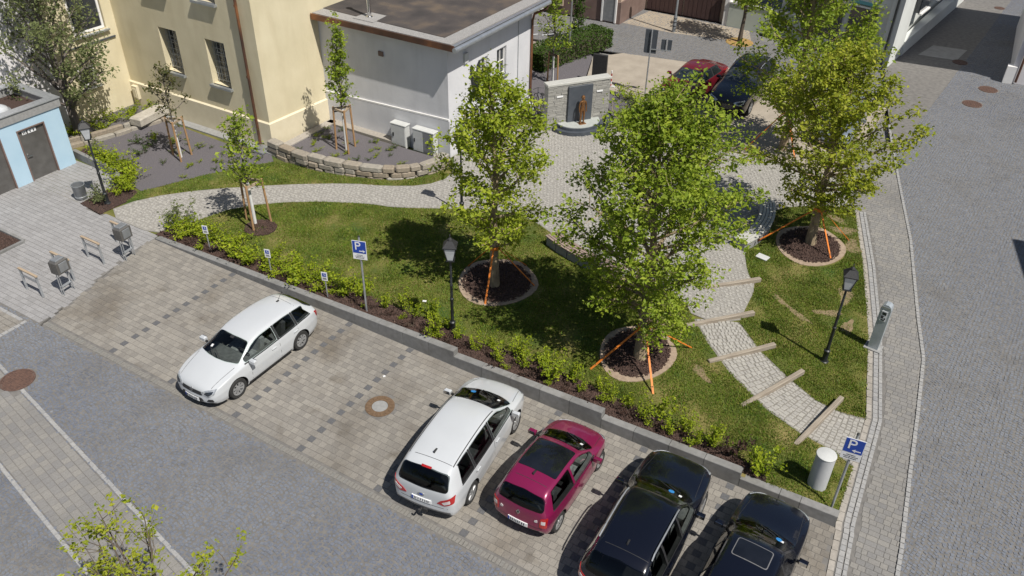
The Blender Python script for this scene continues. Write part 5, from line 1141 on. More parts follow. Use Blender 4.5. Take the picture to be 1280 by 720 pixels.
# ticket machine
t = thing('ticket_machine', 'slim steel parking ticket machine with curved top beside the lawn', 'ticket machine', (19.4, 12.3, .02), -.12)
prof = [(-.15, 0), (.15, 0), (.15, 1.52), (.12, 1.62), (.05, 1.67), (-.05, 1.67), (-.12, 1.62), (-.15, 1.52)]
MB().add([(x, -.11, z) for x, z in prof] + [(x, .13, z) for x, z in prof], [tuple(range(8)), tuple(range(15, 7, -1))] + [(i, i+8, (i+1) % 8+8, (i+1) % 8)[::-1] for i in range(8)]).build('body', M('machine_steel', [(.36, .40, .43), (.44, .48, .51)], rough=.35, scale=3, metal=.25), t)
MB().lathe([(.15, 0), (.15, .015)], 2, cap=False) if False else None
MB().box((0, .01, .01), (.5, .42, .04)).build('plinth', m_conc, t); f = MB().box((0, -.118, 1.28), (.17, .012, .36)).build('panel', m_signwhite, t)
MB().box((0, -.127, 1.37), (.12, .008, .10)).build('display', m_glassdark, f); MB().box((-.03, -.127, 1.24), (.07, .008, .1)).box((.05, -.127, 1.2), (.04, .008, .05)).build('keypad', m_ink, f); MB().box((0, -.127, 1.14), (.1, .01, .04)).build('slot', m_black, f)
MB().box((0, -.115, 1.58), (.24, .012, .05)).build('header', m_zinc, t)
# logs across the stepped path
LG = [((15.4, 8.59), (16.83, 10.43), 'third timber beam across the stepped path, counted from the top'), ((16.82, 7.33), (17.87, 9.73), 'fourth timber beam across the stepped path, just below the lamp shadow'), ((18.47, 6.7), (19.1, 9.24), 'lowest timber beam across the stepped path, nearest the parking sign'), ((14.23, 9.81), (15.81, 11.61), 'second timber beam across the path, half under the broad tree'), ((13.96, 12.11), (15.4, 13.65), 'topmost timber beam at the head of the stepped path')]
for a, b, l in LG:
    c = ((a[0]+b[0])/2, (a[1]+b[1])/2); d = Vector((b[0]-a[0], b[1]-a[1], hgt(*b)-hgt(*a))); z = max(hgt(*c), (hgt(*a)+hgt(*b))/2)
    o = MB().box((0, 0, .07), (d.length, .13, .15), bev=.018).build('timber_beam', m_log, None, loc=(c[0], c[1], z-.005), rz=atan2(d.y, d.x)); tag(o, l, 'timber step', 'timber steps of the path')
o = MB().box((0, 0, .03), (.42, .3, .03)).box((0, 0, 0), (.3, .2, .05)).build('plaque', m_cab, None, loc=(15.02, 15.25, hgt(15, 15.2)+.03), rz=-.2); tag(o, 'small pale plaque lying in the grass left of the amber tree ring', 'plaque')
o = MB().box((0, 0, .01), (.12, .07, .02)).build('litter', m_signwhite, None, loc=(6.65, 6.55, hgt(6.65, 6.55)+.05), rz=.4); tag(o, 'white scrap of paper lying on the lawn right of the parking sign', 'litter')
o = MB().box((0, 0, .01), (.07, .05, .02)).build('litter', m_signwhite, None, loc=(7.55, 3.3, .014), rz=.9); tag(o, 'tiny white scrap lying on the empty parking bay', 'litter')
# benches round the place
def bench(label, c, R_, a0, a1, zb, w=.5):
    t = thing('bench', label, 'bench', (c[0], c[1], zb), 0, 'curved benches at the garden place'); n = 12; A = np.linspace(a0, a1, n+1)
    for i in range(n//2):
        p = [(r_*cos(a), r_*sin(a)) for r_, a in ((R_+.06, A[2*i]+.003), (R_+w-.06, A[2*i]+.003), (R_+w-.06, A[2*i+2]-.003), (R_+.06, A[2*i+2]-.003))]; MB().prism(p, -.1, .36).build('base_block', m_conc, t)
    for k in range(5):
        r0_, r1_ = R_+w*k/5+.012, R_+w*(k+1)/5-.012; b = MB(); vs = []
        for a in A: vs += [(r0_*cos(a), r0_*sin(a), .37), (r1_*cos(a), r1_*sin(a), .37), (r1_*cos(a), r1_*sin(a), .42), (r0_*cos(a), r0_*sin(a), .42)]
        fs = [(0, 1, 2, 3), tuple(4*n+q for q in (3, 2, 1, 0))]
        for i in range(n): fs += [(4*i+q, 4*i+4+q, 4*i+4+(q+1) % 4, 4*i+(q+1) % 4)[::-1] for q in range(4)]
        b.add(vs, fs).build('slat', m_slat if 'wood' in label else m_capstone, t)
bench('curved wooden slatted bench at the lawn edge between the two middle trees', (11.3, 17.6), 6.2, R(243), R(272), hgt(9.6, 11.9)+.02, .55)
bench('curved pale stone bench left of the amber tree, dappled by its shade', (10.4, 17.0), 3.75, R(-24), R(26), hgt(14., 17)+.02, .6)
# bicycle stands
for i, (y, l) in enumerate([(.5, 'nearest the square'), (1.63, 'second from the square, behind a grey box'), (2.78, 'third from the square, standing free'), (3.95, 'farthest from the square, behind the other grey box')]):
    t = thing('bicycle_stand', 'steel bicycle stand with wooden top rail, ' + l, 'bicycle stand', (-4.55, y, .01), 0, 'bicycle stands with wooden rails')
    for s_ in (-1, 1): MB().box((s_*.42, 0, .4), (.03, .07, .8)).build('leg', m_galv, t)
    MB().box((0, 0, .58), (.82, .022, .07)).build('crossbar', m_galv, t); MB().box((0, 0, .825), (.95, .08, .05), bev=.008).build('rail', m_wood, t)
for y, l in ((1.12, 'grey charging box on thin legs standing nearer to the square'), (3.5, 'grey charging box on thin legs standing next to the far bicycle stand')):
    t = thing('charging_box', l, 'charging box', (-3.72, y, .01), .12, 'grey boxes on legs'); 
    for sx in (-1, 1):
        for sy in (-1, 1): MB().tube([(sx*.05, sy*.2, 0), (sx*.05, sy*.17, .85)], .016, 6).build('leg', m_galv, t)
    MB().box((0, 0, 1.05), (.34, .46, .46), bev=.05).build('body', m_door, t); MB().box((.175, 0, 1.04), (.03, .3, .32), bev=.01).build('door', m_steel, t); MB().box((0, 0, 1.30), (.26, .34, .05), bev=.02).build('lid', m_steel, t); MB().box((0, 0, .3), (.1, .38, .02)).build('shelf', m_galv, t)
t = thing('litter_bin', 'round grey litter bin at the corner of the bark bed by the left lamp', 'litter bin', (-8.72, 5.25, .01))
MB().lathe([(.2, .02), (.215, .04), (.235, .56), (.25, .58), (.25, .61), (.22, .61), (.2, .3)], 20, cap=False).build('drum', m_steel, t, smooth=True); MB().lathe([(.252, .12), (.225, .13), (.225, .16), (.252, .17)][:0] or [(.212, .1), (.228, .11), (.228, .14), (.214, .15)], 20, cap=False).build('band', m_galv, t); MB().lathe([(.01, .3), (.2, .3)], 20, cap=False).build('liner', m_black, t)
# memorial -----------------------------------------------------------------------
ml = Vector((3.44, 20.39)); mr = Vector((5.3, 22.9)); ma = atan2(mr.y-ml.y, mr.x-ml.x); mc = (ml+mr)/2
t = thing('memorial', 'pale stone memorial wall with dark slab and half round plinth', 'memorial', (mc.x, mc.y, 0), ma); ln = (mr-ml).length
b = []; z = .0
bx = []; 
mb = MB(); rr = random.Random(4)
while z < 2.1:
    h = .085; x = -ln/2
    while x < ln/2-.05:
        w = min(rr.uniform(.25, .5), ln/2-x); mb.box((x+w/2, .19+rr.uniform(-.006, .006), z+h/2), (w-.012, .40+rr.uniform(-.02, .02), h-.014)); x += w
    z += h
tag(mb.build('stone_courses', m_layer, t), kind='stuff'); MB().box((0, .19, 1.05), (ln-.04, .36, 2.08)).build('wall_core', m_capstone, t); MB().box((0, .19, 2.18), (ln+.06, .46, .1), bev=.015).build('coping', m_capstone, t)
MB().box((.02, -.07, 1.02), (1.2, .1, 2.04), bev=.008).build('slab', m_slab, t)
for x in (-.98, 1.02): MB().box((x, -.03, 1.62), (.3, .03, .07)).build('wall_light', m_signwhite, t)
def half(R_, z0, z1, m, name, n=20, R2=0):
    p = [(R_*cos(a), -.02+R_*sin(a)*.82) for a in np.linspace(pi, 2*pi, n)]; return MB().prism(p, z0, z1).build(name, m, t)
half(1.28, 0, .2, m_slab, 'plinth_step'); half(1.08, .2, .33, m_slab, 'plinth'); half(1.04, .33, .36, m_slabtop, 'plinth_top')
b = MB(); A = np.linspace(-.75, .0, 9); vs = []
for a in A: vs += [(1.35*cos(a), 1.1*sin(a)-.02, 0), (1.6*cos(a), 1.3*sin(a)-.02, 0), (1.6*cos(a), 1.3*sin(a)-.02, .42), (1.35*cos(a), 1.1*sin(a)-.02, .42)]
b.add(vs, [(3, 2, 1, 0), (32, 33, 34, 35)] + [(4*i+q, 4*i+4+q, 4*i+4+(q+1) % 4, 4*i+(q+1) % 4) for i in range(8) for q in range(4)]).build('curb', m_slab, t)
# bronze figure standing on the plinth, arms by its sides
def figure():
    V = [(0, 0, .70), (0, 0, .82), (0, .005, .95), (0, 0, 1.06), (0, -.005, 1.13), (0, -.01, 1.20), (0, -.01, 1.30),
         (-.07, 0, .66), (-.075, -.01, .38), (-.075, .01, .06), (-.08, -.09, .03), (.07, 0, .66), (.075, -.02, .38), (.075, .0, .06), (.085, -.10, .03),
         (-.13, 0, 1.03), (-.175, .01, .83), (-.17, -.04, .64), (-.165, -.06, .56), (.13, 0, 1.03), (.175, .01, .83), (.17, -.04, .64), (.165, -.06, .56)]
    E_ = [(0, 1), (1, 2), (2, 3), (3, 4), (4, 5), (5, 6), (0, 7), (7, 8), (8, 9), (9, 10), (0, 11), (11, 12), (12, 13), (13, 14), (3, 15), (15, 16), (16, 17), (17, 18), (3, 19), (19, 20), (20, 21), (21, 22)]
    Rr = [.105, .095, .11, .09, .042, .08, .075, .075, .052, .035, .03, .075, .052, .035, .03, .05, .036, .027, .022, .05, .036, .027, .022]
    me = bpy.data.meshes.new('f'); me.from_pydata(V, E_, []); o = bpy.data.objects.new('f', me); COL.objects.link(o)
    sk = o.modifiers.new('s', 'SKIN'); ss = o.modifiers.new('u', 'SUBSURF'); ss.levels = 2
    for i, v in enumerate(me.skin_vertices[0].data): v.radius = (Rr[i], Rr[i]*(.75 if i < 4 else 1)); v.use_root = i == 0
    r_ = evalmesh(o); bpy.data.objects.remove(o); r_.polygons.foreach_set('use_smooth', [True]*len(r_.polygons)); setmat(r_, m_bronze); return r_
s_ = thing('statue', 'bronze statue of a standing child with arms at its sides on the half round plinth', 'statue', (mc.x+.42*sin(ma), mc.y-.42*cos(ma), .36), ma)
link('body', figure(), s_); hd = MB().lathe([(.001, 1.335), (.05, 1.325), (.082, 1.28), (.088, 1.22), (.075, 1.19)], 14, (0, .012, 0), cap=False).build('hair', m_bronze, s_, smooth=True)
MB().tube([(0, -.085, 1.235), (0, -.098, 1.215)], [.008, .013], 6).build('nose', m_bronze, s_); MB().box((0, 0, .008), (.34, .3, .016), bev=.004).build('base_plate', m_bronze, s_)
# signs, poles and bits behind the memorial
t = thing('sign_post', 'tall post with two dark sign panels seen from behind', 'traffic sign', (5.5, 26.85, 0), .2)
MB().tube([(0, 0, -.1), (0, 0, 3.3)], .035, 8).build('post', m_galv, t)
for x, z, w, h in ((-.02, 2.72, .6, 1.15), (.62, 2.62, .26, .55), (.9, 2.66, .2, .5)):
    p_ = MB().box((x, .06, z), (w, .03, h), bev=.008).build('sign_panel', m_slab, t)
MB().beam((0, .02, 2.35), (.95, .02, 2.4), .03, .04).build('bracket', m_galv, t); MB().tube([(.74, .03, 2.3), (.74, .03, 2.95)], .025, 8).build('bracket_post', m_galv, t)
o = MB().box((0, 0, .76), (.75, .16, 1.52), bev=.01).build('info_stele', m_plastic, None, loc=(2.85, 27.0, 0), rz=.12); tag(o, 'tall black information stele standing behind the memorial wall', 'stele')
t = thing('marker_post', 'thin red and white banded post right of the black stele', 'post', (3.56, 26.97, 0)); 
for k in range(6): MB().lathe([(.035, .14*k), (.035, .14*k+.14)], 8).build('band', m_signwhite if k % 2 else m_lightred, t)
MB().box((0, 0, .02), (.5, .2, .05)).build('foot', m_cab, t)
t = thing('lamp_post', 'tall grey street lamp post at the edge of the back driveway', 'street lamp', (3.04, 36.84, 0)); MB().lathe([(.11, 0), (.11, .9), (.07, 1.0), (.06, 5.2)], 10).build('post', m_steel, t, smooth=True); MB().lathe([(.08, 5.2), (.2, 5.3), (.2, 5.5), (.05, 5.62)], 12).build('lantern', m_lampglass, t); 
for k in range(3): MB().lathe([(.115, .35+k*.22), (.115, .4+k*.22)], 10, cap=False).build('band', m_black, t)
t = thing('green_pole', 'tall thin grey-green pole rising out of the hedge', 'pole', (-.1, 29.3, 0)); MB().tube([(0, 0, 0), (0, 0, 4.2)], .05, 8).build('post', m_steel, t); MB().lathe([(.06, 4.2), (.06, 4.25), (.02, 4.3)], 8).build('cap', m_hedge, t)
for (x, y), l in (((-3.0, 30.4), 'left thin metal hoop in the yard beyond the annex'), ((-2.3, 30.9), 'right thin metal hoop in the yard beyond the annex'), ((-.9, 30.3), 'thin metal hoop close to the hedge end')):
    t = thing('hoop_stand', l, 'bicycle hoop', (x, y, 0), .9); MB().tube([(-.4, 0, 0), (-.4, 0, .95), (-.36, 0, 1.), (.36, 0, 1.), (.4, 0, .95), (.4, 0, 0)], .025, 6).build('hoop', m_galv, t); MB().tube([(-.4, 0, .5), (.4, 0, .5)], .018, 6).build('crossbar', m_galv, t)
def bicycle(label, x, y, rz, m):
    t = thing('bicycle', label, 'bicycle', (x, y, .0), rz, 'bicycles parked beside the memorial')
    for wy in (-.52, .52):
        w = MB(); pts = [(0, wy+.33*cos(a), .34+.33*sin(a)) for a in np.linspace(0, 2*pi, 25)]; w.tube(pts, .018, 6, cap=False); w_ = w.build('wheel', m_rubber, t)
        s_ = MB(); 
        for k in range(8): s_.tube([(0, wy, .34), (0, wy+.32*cos(k*pi/4), .34+.32*sin(k*pi/4))], .004, 3)
        s_.tube([(-.05, wy, .34), (.05, wy, .34)], .025, 6); s_.build('spokes', m_chrome, w_)
    f = MB(); bb_, st_, hd_ = (0, -.06, .32), (0, -.2, .82), (0, .36, .84)
    for a, b in ((bb_, st_), (st_, hd_), (bb_, hd_), (bb_, (0, -.52, .34)), (st_, (0, -.52, .34)), (hd_, (0, .52, .34))): f.tube([a, b], .018, 6)
    f.build('frame', m, t); MB().box((0, -.22, .93), (.14, .26, .05), bev=.015).build('saddle', m_rubber, t); MB().tube([(-.28, .3, 1.0), (0, .38, 1.03), (.28, .3, 1.0)], .014, 6).tube([hd_, (0, .38, 1.03)], .016, 6).build('handlebar', m_black, t)
bicycle('dark bicycle parked nearest the memorial wall', 2.75, 21.7, .9, m_black); bicycle('dark bicycle parked behind, nearer the annex', 2.05, 22.3, .9, m_slab); bicycle('bicycle with grey frame at the annex corner', 1.9, 21.6, .8, m_steel)
# ------------------------------------------------------------------ cars
# rows of a body: y, belt half width, belt z, rail half width, rail z, roof z, sill z (front is +y)
ESTATE = [(-2.31, .72, .88, .58, .94, .96, .36), (-2.18, .82, .93, .59, 1.08, 1.12, .27), (-1.78, .89, .965, .56, 1.33, 1.395, .22), (-1.4, .905, .96, .60, 1.385, 1.455, .19), (-.9, .91, .94, .64, 1.43, 1.48, .18), (-.3, .91, .93, .645, 1.43, 1.485, .18), (.1, .91, .92, .64, 1.41, 1.47, .18), (.42, .91, .92, .625, 1.34, 1.41, .18), (.85, .91, .92, .67, 1.12, 1.2, .18), (1.25, .90, .91, .74, .96, 1.02, .18), (1.7, .89, .85, .72, .88, .94, .19), (2.05, .84, .74, .64, .79, .84, .2), (2.27, .74, .62, .56, .69, .73, .24)]
MPV = [(-2.36, .78, 1.0, .62, 1.06, 1.08, .38), (-2.26, .87, 1.02, .66, 1.30, 1.34, .28), (-2.04, .93, 1.03, .66, 1.57, 1.62, .23), (-1.4, .945, 1.03, .68, 1.62, 1.68, .2), (-.6, .95, 1.01, .69, 1.63, 1.69, .19), (.1, .95, 1.0, .69, 1.60, 1.67, .19), (.55, .945, .99, .67, 1.49, 1.56, .19), (1.0, .94, .98, .71, 1.25, 1.32, .19), (1.5, .93, .96, .77, 1.03, 1.09, .19), (1.9, .9, .88, .73, .93, .98, .2), (2.2, .84, .78, .63, .83, .88, .22), (2.36, .74, .68, .55, .75, .78, .27)]
HATCH = [(-1.78, .70, .9, .56, .98, 1.0, .36), (-1.68, .77, .93, .585, 1.18, 1.21, .28), (-1.5, .81, .94, .575, 1.39, 1.44, .23), (-1.1, .83, .94, .59, 1.44, 1.49, .19), (-.5, .835, .92, .60, 1.44, 1.495, .18), (0, .835, .91, .59, 1.39, 1.45, .18), (.3, .83, .90, .575, 1.30, 1.36, .18), (.65, .825, .89, .615, 1.09, 1.16, .18), (1.0, .82, .87, .66, .93, .99, .18), (1.35, .79, .8, .63, .85, .9, .19), (1.62, .72, .7, .56, .75, .79, .22), (1.77, .63, .6, .48, .66, .68, .27)]
WAGON = [(-2.35, .78, .95, .62, 1.0, 1.03, .36), (-2.24, .87, .98, .66, 1.24, 1.28, .28), (-1.98, .92, .99, .66, 1.51, 1.56, .23), (-1.3, .94, .98, .675, 1.57, 1.62, .2), (-.6, .945, .97, .685, 1.58, 1.63, .19), (-.1, .945, .96, .68, 1.54, 1.60, .19), (.15, .945, .96, .66, 1.45, 1.51, .19), (.5, .94, .955, .70, 1.21, 1.28, .19), (.9, .935, .95, .77, 1.03, 1.09, .19), (1.5, .92, .91, .76, .96, 1.02, .19), (2.0, .87, .83, .68, .88, .93, .22), (2.3, .77, .71, .57, .77, .8, .27)]
SEDAN = [(-2.27, .74, .9, .6, .95, .97, .35), (-2.0, .85, .94, .67, 1.0, 1.04, .24), (-1.55, .89, .95, .71, 1.03, 1.08, .2), (-.95, .90, .95, .61, 1.34, 1.39, .19), (-.4, .90, .94, .62, 1.39, 1.44, .18), (.1, .90, .93, .61, 1.35, 1.41, .18), (.35, .90, .92, .6, 1.29, 1.34, .18), (.8, .895, .91, .66, 1.07, 1.14, .18), (1.2, .89, .9, .73, .95, 1.0, .18), (1.7, .87, .84, .71, .88, .93, .19), (2.1, .81, .74, .61, .78, .82, .22), (2.27, .71, .65, .51, .68, .7, .27)]

def car_body(rows, scale=(1, 1, 1), bulge=(.12, .07), lev_=3):
    bm = bmesh.new(); rings = []
    for (y, wb, zb, wr, zr, zt, zs) in rows:
        h = [(wb*.95, zs), (wb*1.005, zs+.14), (wb*1.02, zs+(zb-zs)*.62), (wb*.985, zb), (wr, zr), (wr*.55, zr+(zt-zr)*.8), (0, zt)]
        P3 = [(x, y, z) for x, z in h] + [(-x, y, z) for x, z in h[-2::-1]]
        rings.append([bm.verts.new(p) for p in P3])
    cr = bm.edges.layers.float.new('crease_edge')
    n = 13
    for a, b in zip(rings, rings[1:]):
        for i in range(n-1): bm.faces.new((a[i], a[i+1], b[i+1], b[i]))
        bm.faces.new((a[0], b[0], b[n-1], a[n-1]))
    for ring, s_, bl in ((rings[0], -1, bulge[1]), (rings[-1], 1, bulge[0])):
        top = ring[3:10]; x3 = top[0].co.x; prev = top
        for lev in (2, 1, 0):
            L_, R_ = ring[lev], ring[12-lev]; row = [L_]
            for t in top[1:-1]:
                f = t.co.x/x3; row.append(bm.verts.new((L_.co.x*f, L_.co.y + s_*bl*(1-f*f)*(1.0 if lev < 2 else .7), L_.co.z)))
            row.append(R_)
            for i in range(6):
                q = (prev[i], prev[i+1], row[i+1], row[i]); bm.faces.new(q if s_ > 0 else q[::-1])
            prev = row
        bm.faces.new(prev if s_ < 0 else prev[::-1])
        for i, t in enumerate(top[1:-1]): t.co.y += s_*bl*.5*(1-(t.co.x/x3)**2)
    for a, b in zip(rings, rings[1:]):
        for i, c in ((3, .45), (9, .45), (0, .8), (12, .8), (4, .35), (8, .35), (2, .55), (10, .55), (1, .3), (11, .3)):
            e = bm.edges.get((a[i], b[i])); e[cr] = c
    bmesh.ops.recalc_face_normals(bm, faces=bm.faces[:])
    for v in bm.verts: v.co = Vector((v.co.x*scale[0], v.co.y*scale[1], v.co.z*scale[2]))
    me = bpy.data.meshes.new('b'); bm.to_mesh(me); bm.free()
    o = bpy.data.objects.new('b', me); COL.objects.link(o); s = o.modifiers.new('s', 'SUBSURF'); s.levels = lev_; s.render_levels = lev_
    r_ = evalmesh(o); bpy.data.objects.remove(o); return r_

def rpoly(p, r_=.05, n=4):
    o = []; N = len(p)
    for i in range(N):
        a, b, c = Vector(p[i-1]), Vector(p[i]), Vector(p[(i+1) % N]); d1 = a-b; d2 = c-b; k = min(r_, d1.length*.45, d2.length*.45); s_ = b+d1.normalized()*k; e = b+d2.normalized()*k
        for j in range(n+1): t = j/n; q = s_*(1-t)**2 + b*2*t*(1-t) + e*t*t; o.append((q.x, q.y))
    return o

AX = {'x': ((lambda u, v: Vector((3, u, v))), Vector((-1, 0, 0))), '-x': ((lambda u, v: Vector((-3, u, v))), Vector((1, 0, 0))),
      'y': ((lambda u, v: Vector((u, 6, v))), Vector((0, -1, 0))), '-y': ((lambda u, v: Vector((u, -6, v))), Vector((0, 1, 0))), 'z': ((lambda u, v: Vector((u, v, 5))), Vector((0, 0, -1)))}
def patch(bvh, poly, axis, off, m, name, parent, step=.07):
    """a panel lying on the body: outline given in one view, thickness off"""
    st, d = AX[axis]; bm = bmesh.new(); bm.faces.new([bm.verts.new((u, v, 0)) for u, v in poly]); bmesh.ops.triangulate(bm, faces=bm.faces[:])
    for ax in (0, 1):
        lo = min(p[ax] for p in poly); hi = max(p[ax] for p in poly); t = lo+step
        while t < hi:
            co = [0, 0, 0]; no = [0, 0, 0]; co[ax] = t; no[ax] = 1; bmesh.ops.bisect_plane(bm, geom=bm.verts[:]+bm.edges[:]+bm.faces[:], plane_co=co, plane_no=no); t += step
    hits = {}
    for v in bm.verts:
        h = bvh.ray_cast(st(v.co.x, v.co.y), d)
        if h[0] is None: q = bvh.find_nearest(st(v.co.x, v.co.y)-d*-2.0); h = (q[0], q[1])
        hits[v] = (h[0], h[1])
    for v, (p, n) in hits.items():
        if n.dot(d) > 0: n = -n
        v.co = p + n*off
    bmesh.ops.recalc_face_normals(bm, faces=bm.faces[:])
    s_ = sum((f.normal.dot(d) for f in bm.faces)); 
    if s_ > 0: bmesh.ops.reverse_faces(bm, faces=bm.faces[:])
    for f in bm.faces: f.smooth = True
    be = [e for e in bm.edges if e.is_boundary]; bv = {v for e in be for v in e.verts}; nv = {}
    for v in bv: nv[v] = bm.verts.new(hits[v][0] + d*.01)
    for e in be:
        a, b = e.verts; f = bm.faces.new((a, b, nv[b], nv[a])); f.smooth = False; e.smooth = False
    bmesh.ops.recalc_face_normals(bm, faces=bm.faces[:])
    me = bpy.data.meshes.new(name); bm.to_mesh(me); bm.free(); setmat(me, m); return link(name, me, parent)

WC = {}
def wheel(parent, x, y, r_, side, spokes=8, rimmat=None):
    key = (round(r_, 3), spokes)
    if key not in WC:
        rot = Matrix.Rotation(pi/2, 3, 'Y'); w = .205
        ty = MB().lathe([(r_*.64, w/2-.02), (r_*.70, w/2), (r_*.93, w/2), (r_, w/2-.035), (r_, -w/2+.035), (r_*.93, -w/2), (r_*.64, -w/2)], 28, rot=rot, cap=False).mesh('tyre', m_rubber, True)
        hub = MB().lathe([(.001, w/2-.07), (r_*.66, w/2-.07), (r_*.66, -w/2+.02), (.001, -w/2+.02)], 22, rot=rot, cap=False).mesh('wheel', m_plastic)
        b = MB().lathe([(r_*.57, w/2-.02), (r_*.66, w/2-.012), (r_*.66, w/2-.05), (r_*.57, w/2-.06)], 28, rot=rot, cap=False); b.lathe([(.001, w/2-.012), (.07, w/2-.016), (.08, w/2-.05)], 14, rot=rot, cap=False)
        for k in range(spokes):
            a = 2*pi*k/spokes
            for da in (-.12, .12):
                p0 = Vector((w/2-.025, .06*cos(a), .06*sin(a))); p1 = Vector((w/2-.028, r_*.6*cos(a+da), r_*.6*sin(a+da))); b.beam(p0, p1, .026, .03)
        WC[key] = (hub, ty, b.mesh('rim', m_rim, True))
    hub, ty, rim = WC[key]; o = link('wheel', hub, parent, (x, y, r_)); o.rotation_euler = (random.uniform(0, 6), 0, 0 if side > 0 else pi)
    link('tyre', ty, o); link('rim', rim, o)
    return o

def car(name, label, cat, x, y, rz, rows, pm, axles, wr_, scale=(1, 1, 1), cowl=1.25, wtop=.42, roof_end=-1.98, tail=-2.2, pillars=(), side_f=None, side_r=None, rear='hatch', disc=None, rails=False, roof_glass=None, antenna=None, tow=False, brake=False, sill=None, lights='a', plate=True, spokes=8, group='cars in the parking bays', far=False, qwin=None, badge='diamond', z=.012, handles=True, hoodline=True, roofgap=False, privacy=True):
    t = thing(name, label, cat, (x, y, z), rz, group); sx, sy, sz = scale
    base = car_body(rows, scale)
    # wheel wells are cut out of the shell
    setmat(base, pm); o = bpy.data.objects.new('b', base); COL.objects.link(o); cut = []
    Y = [r[0]*sy for r in rows]; S = lambda col, yy, k: float(np.interp(yy, Y, [r[col]*k for r in rows]))
    zb = lambda yy: S(2, yy, sz); zr = lambda yy: S(4, yy, sz); zt = lambda yy: S(5, yy, sz); wb = lambda yy: S(1, yy, sx); wr = lambda yy: S(3, yy, sx)
    cowl *= sy; wtop *= sy; roof_end *= sy; tail *= sy; L2 = max(Y); R2 = min(Y)
    f0 = (side_f*sy if side_f is not None else cowl-.28); r0_ = (side_r*sy if side_r is not None else roof_end+.02)
    ws = [(-wr(cowl)*1.02, cowl-.10), (-wr(cowl)*.5, cowl+.02), (0, cowl+.05), (wr(cowl)*.5, cowl+.02), (wr(cowl)*1.02, cowl-.10), (wr(wtop)*.93, wtop+.03), (0, wtop+.06), (-wr(wtop)*.93, wtop+.03)]
    za, zc = zr(roof_end)-.03, zb(tail)+.06
    rw = [(-wr(tail)*1.10, zc+.03), (0, zc), (wr(tail)*1.10, zc+.03), (wr(roof_end)*1.0, za-.04), (0, za), (-wr(roof_end)*1.0, za-.04)]
    def span(ya, yb):
        """side glass between two stations"""
        n = 7; lo = [(yy, zb(yy)+.035) for yy in np.linspace(ya, yb, n)]; hi = []
        for yy in np.linspace(yb, ya, n):
            h = zr(yy)-.045; hi.append((yy, max(h, zb(yy)+.05)))
        return lo+hi
    cuts = [r0_] + [p*sy for p in pillars] + [f0]; glass_side = []
    for i in range(len(cuts)-1):
        ya, yb = cuts[i]+(.035 if i else 0), cuts[i+1]-(.035 if i+1 < len(cuts)-1 else 0); p = span(ya, yb)
        if i == 0: p = [(yy + (.14 if k in (len(p)-1,) else 0), zz) for k, (yy, zz) in enumerate(p)]
        glass_side.append(rpoly(p, .035, 2))
    def cutter(me):
        k = bpy.data.objects.new('c', me); COL.objects.link(k); md = o.modifiers.new('c', 'BOOLEAN'); md.operation = 'DIFFERENCE'; md.object = k; md.solver = 'EXACT'; md.material_mode = 'TRANSFER'; cut.append(k)
    def shrink(poly, d=.012):
        cx = sum(q[0] for q in poly)/len(poly); cy = sum(q[1] for q in poly)/len(poly)
        return [(x_ + (cx-x_)*d/max(.05, abs(cx-x_)) if abs(cx-x_) > .05 else x_, y_ + (cy-y_)*d/max(.03, abs(cy-y_)) if abs(cy-y_) > .03 else y_) for x_, y_ in poly]
    if not far:   # hollow cabin, then openings for the glass
        inner = [(yy/sy, (wb(yy)-.09)/sx, zb(yy)/sz, (wr(yy)-.06)/sx, (zr(yy)-.06)/sz, (zt(yy)-.055)/sz, .40) for yy in np.linspace(tail+.10, cowl+.02, 9)]
        ib = car_body(inner, scale, (.0, .0), 2); setmat(ib, m_interior); cutter(ib)
        def ext(poly, ax, a, b):
            n = len(poly); f = {'z': lambda u, v, w: (u, v, w), 'y': lambda u, v, w: (u, w, v), 'x': lambda u, v, w: (w, u, v)}[ax]
            bm_ = bmesh.new(); A = [bm_.verts.new(f(u, v, a)) for u, v in poly]; B = [bm_.verts.new(f(u, v, b)) for u, v in poly]; bm_.faces.new(A); bm_.faces.new(B[::-1])
            for i in range(n): bm_.faces.new((A[i], B[i], B[(i+1) % n], A[(i+1) % n]))
            bmesh.ops.recalc_face_normals(bm_, faces=bm_.faces[:]); me_ = bpy.data.meshes.new('c'); bm_.to_mesh(me_); bm_.free(); setmat(me_, m_interior); return me_
        cutter(ext(shrink(rpoly(ws, .07)), 'z', zb(cowl)-.06, 2.6)); cutter(ext(shrink(rpoly(rw, .09)), 'y', -3.2, tail+.32))
        for p in glass_side:
            cutter(ext(shrink(p), 'x', .42, 1.5)); cutter(ext(shrink(p), 'x', -1.5, -.42))
    for ay in axles:
        c = MB().lathe([(wr_+.055, -1.2), (wr_+.055, -.58), ], 28, (0, ay, wr_+.01), Matrix.Rotation(pi/2, 3, 'Y')).lathe([(wr_+.055, .58), (wr_+.055, 1.2)], 28, (0, ay, wr_+.01), Matrix.Rotation(pi/2, 3, 'Y')); cutter(c.mesh('c', m_plastic))
    me = evalmesh(o)
    for k in cut: bpy.data.objects.remove(k)
    bpy.data.objects.remove(o); me.polygons.foreach_set('use_smooth', [True]*len(me.polygons)); autosharp(me, .55)
    if len(me.polygons) < 500: me = base
    me.name = 'body'; body = link('body', me, t)
    bm = bmesh.new(); bm.from_mesh(base); bvh = BVHTree.FromBMesh(bm); bm.free()
    # glazing
    w = patch(bvh, rpoly(ws, .07), 'z', .004, m_screen if far else m_clear, 'windscreen', t)
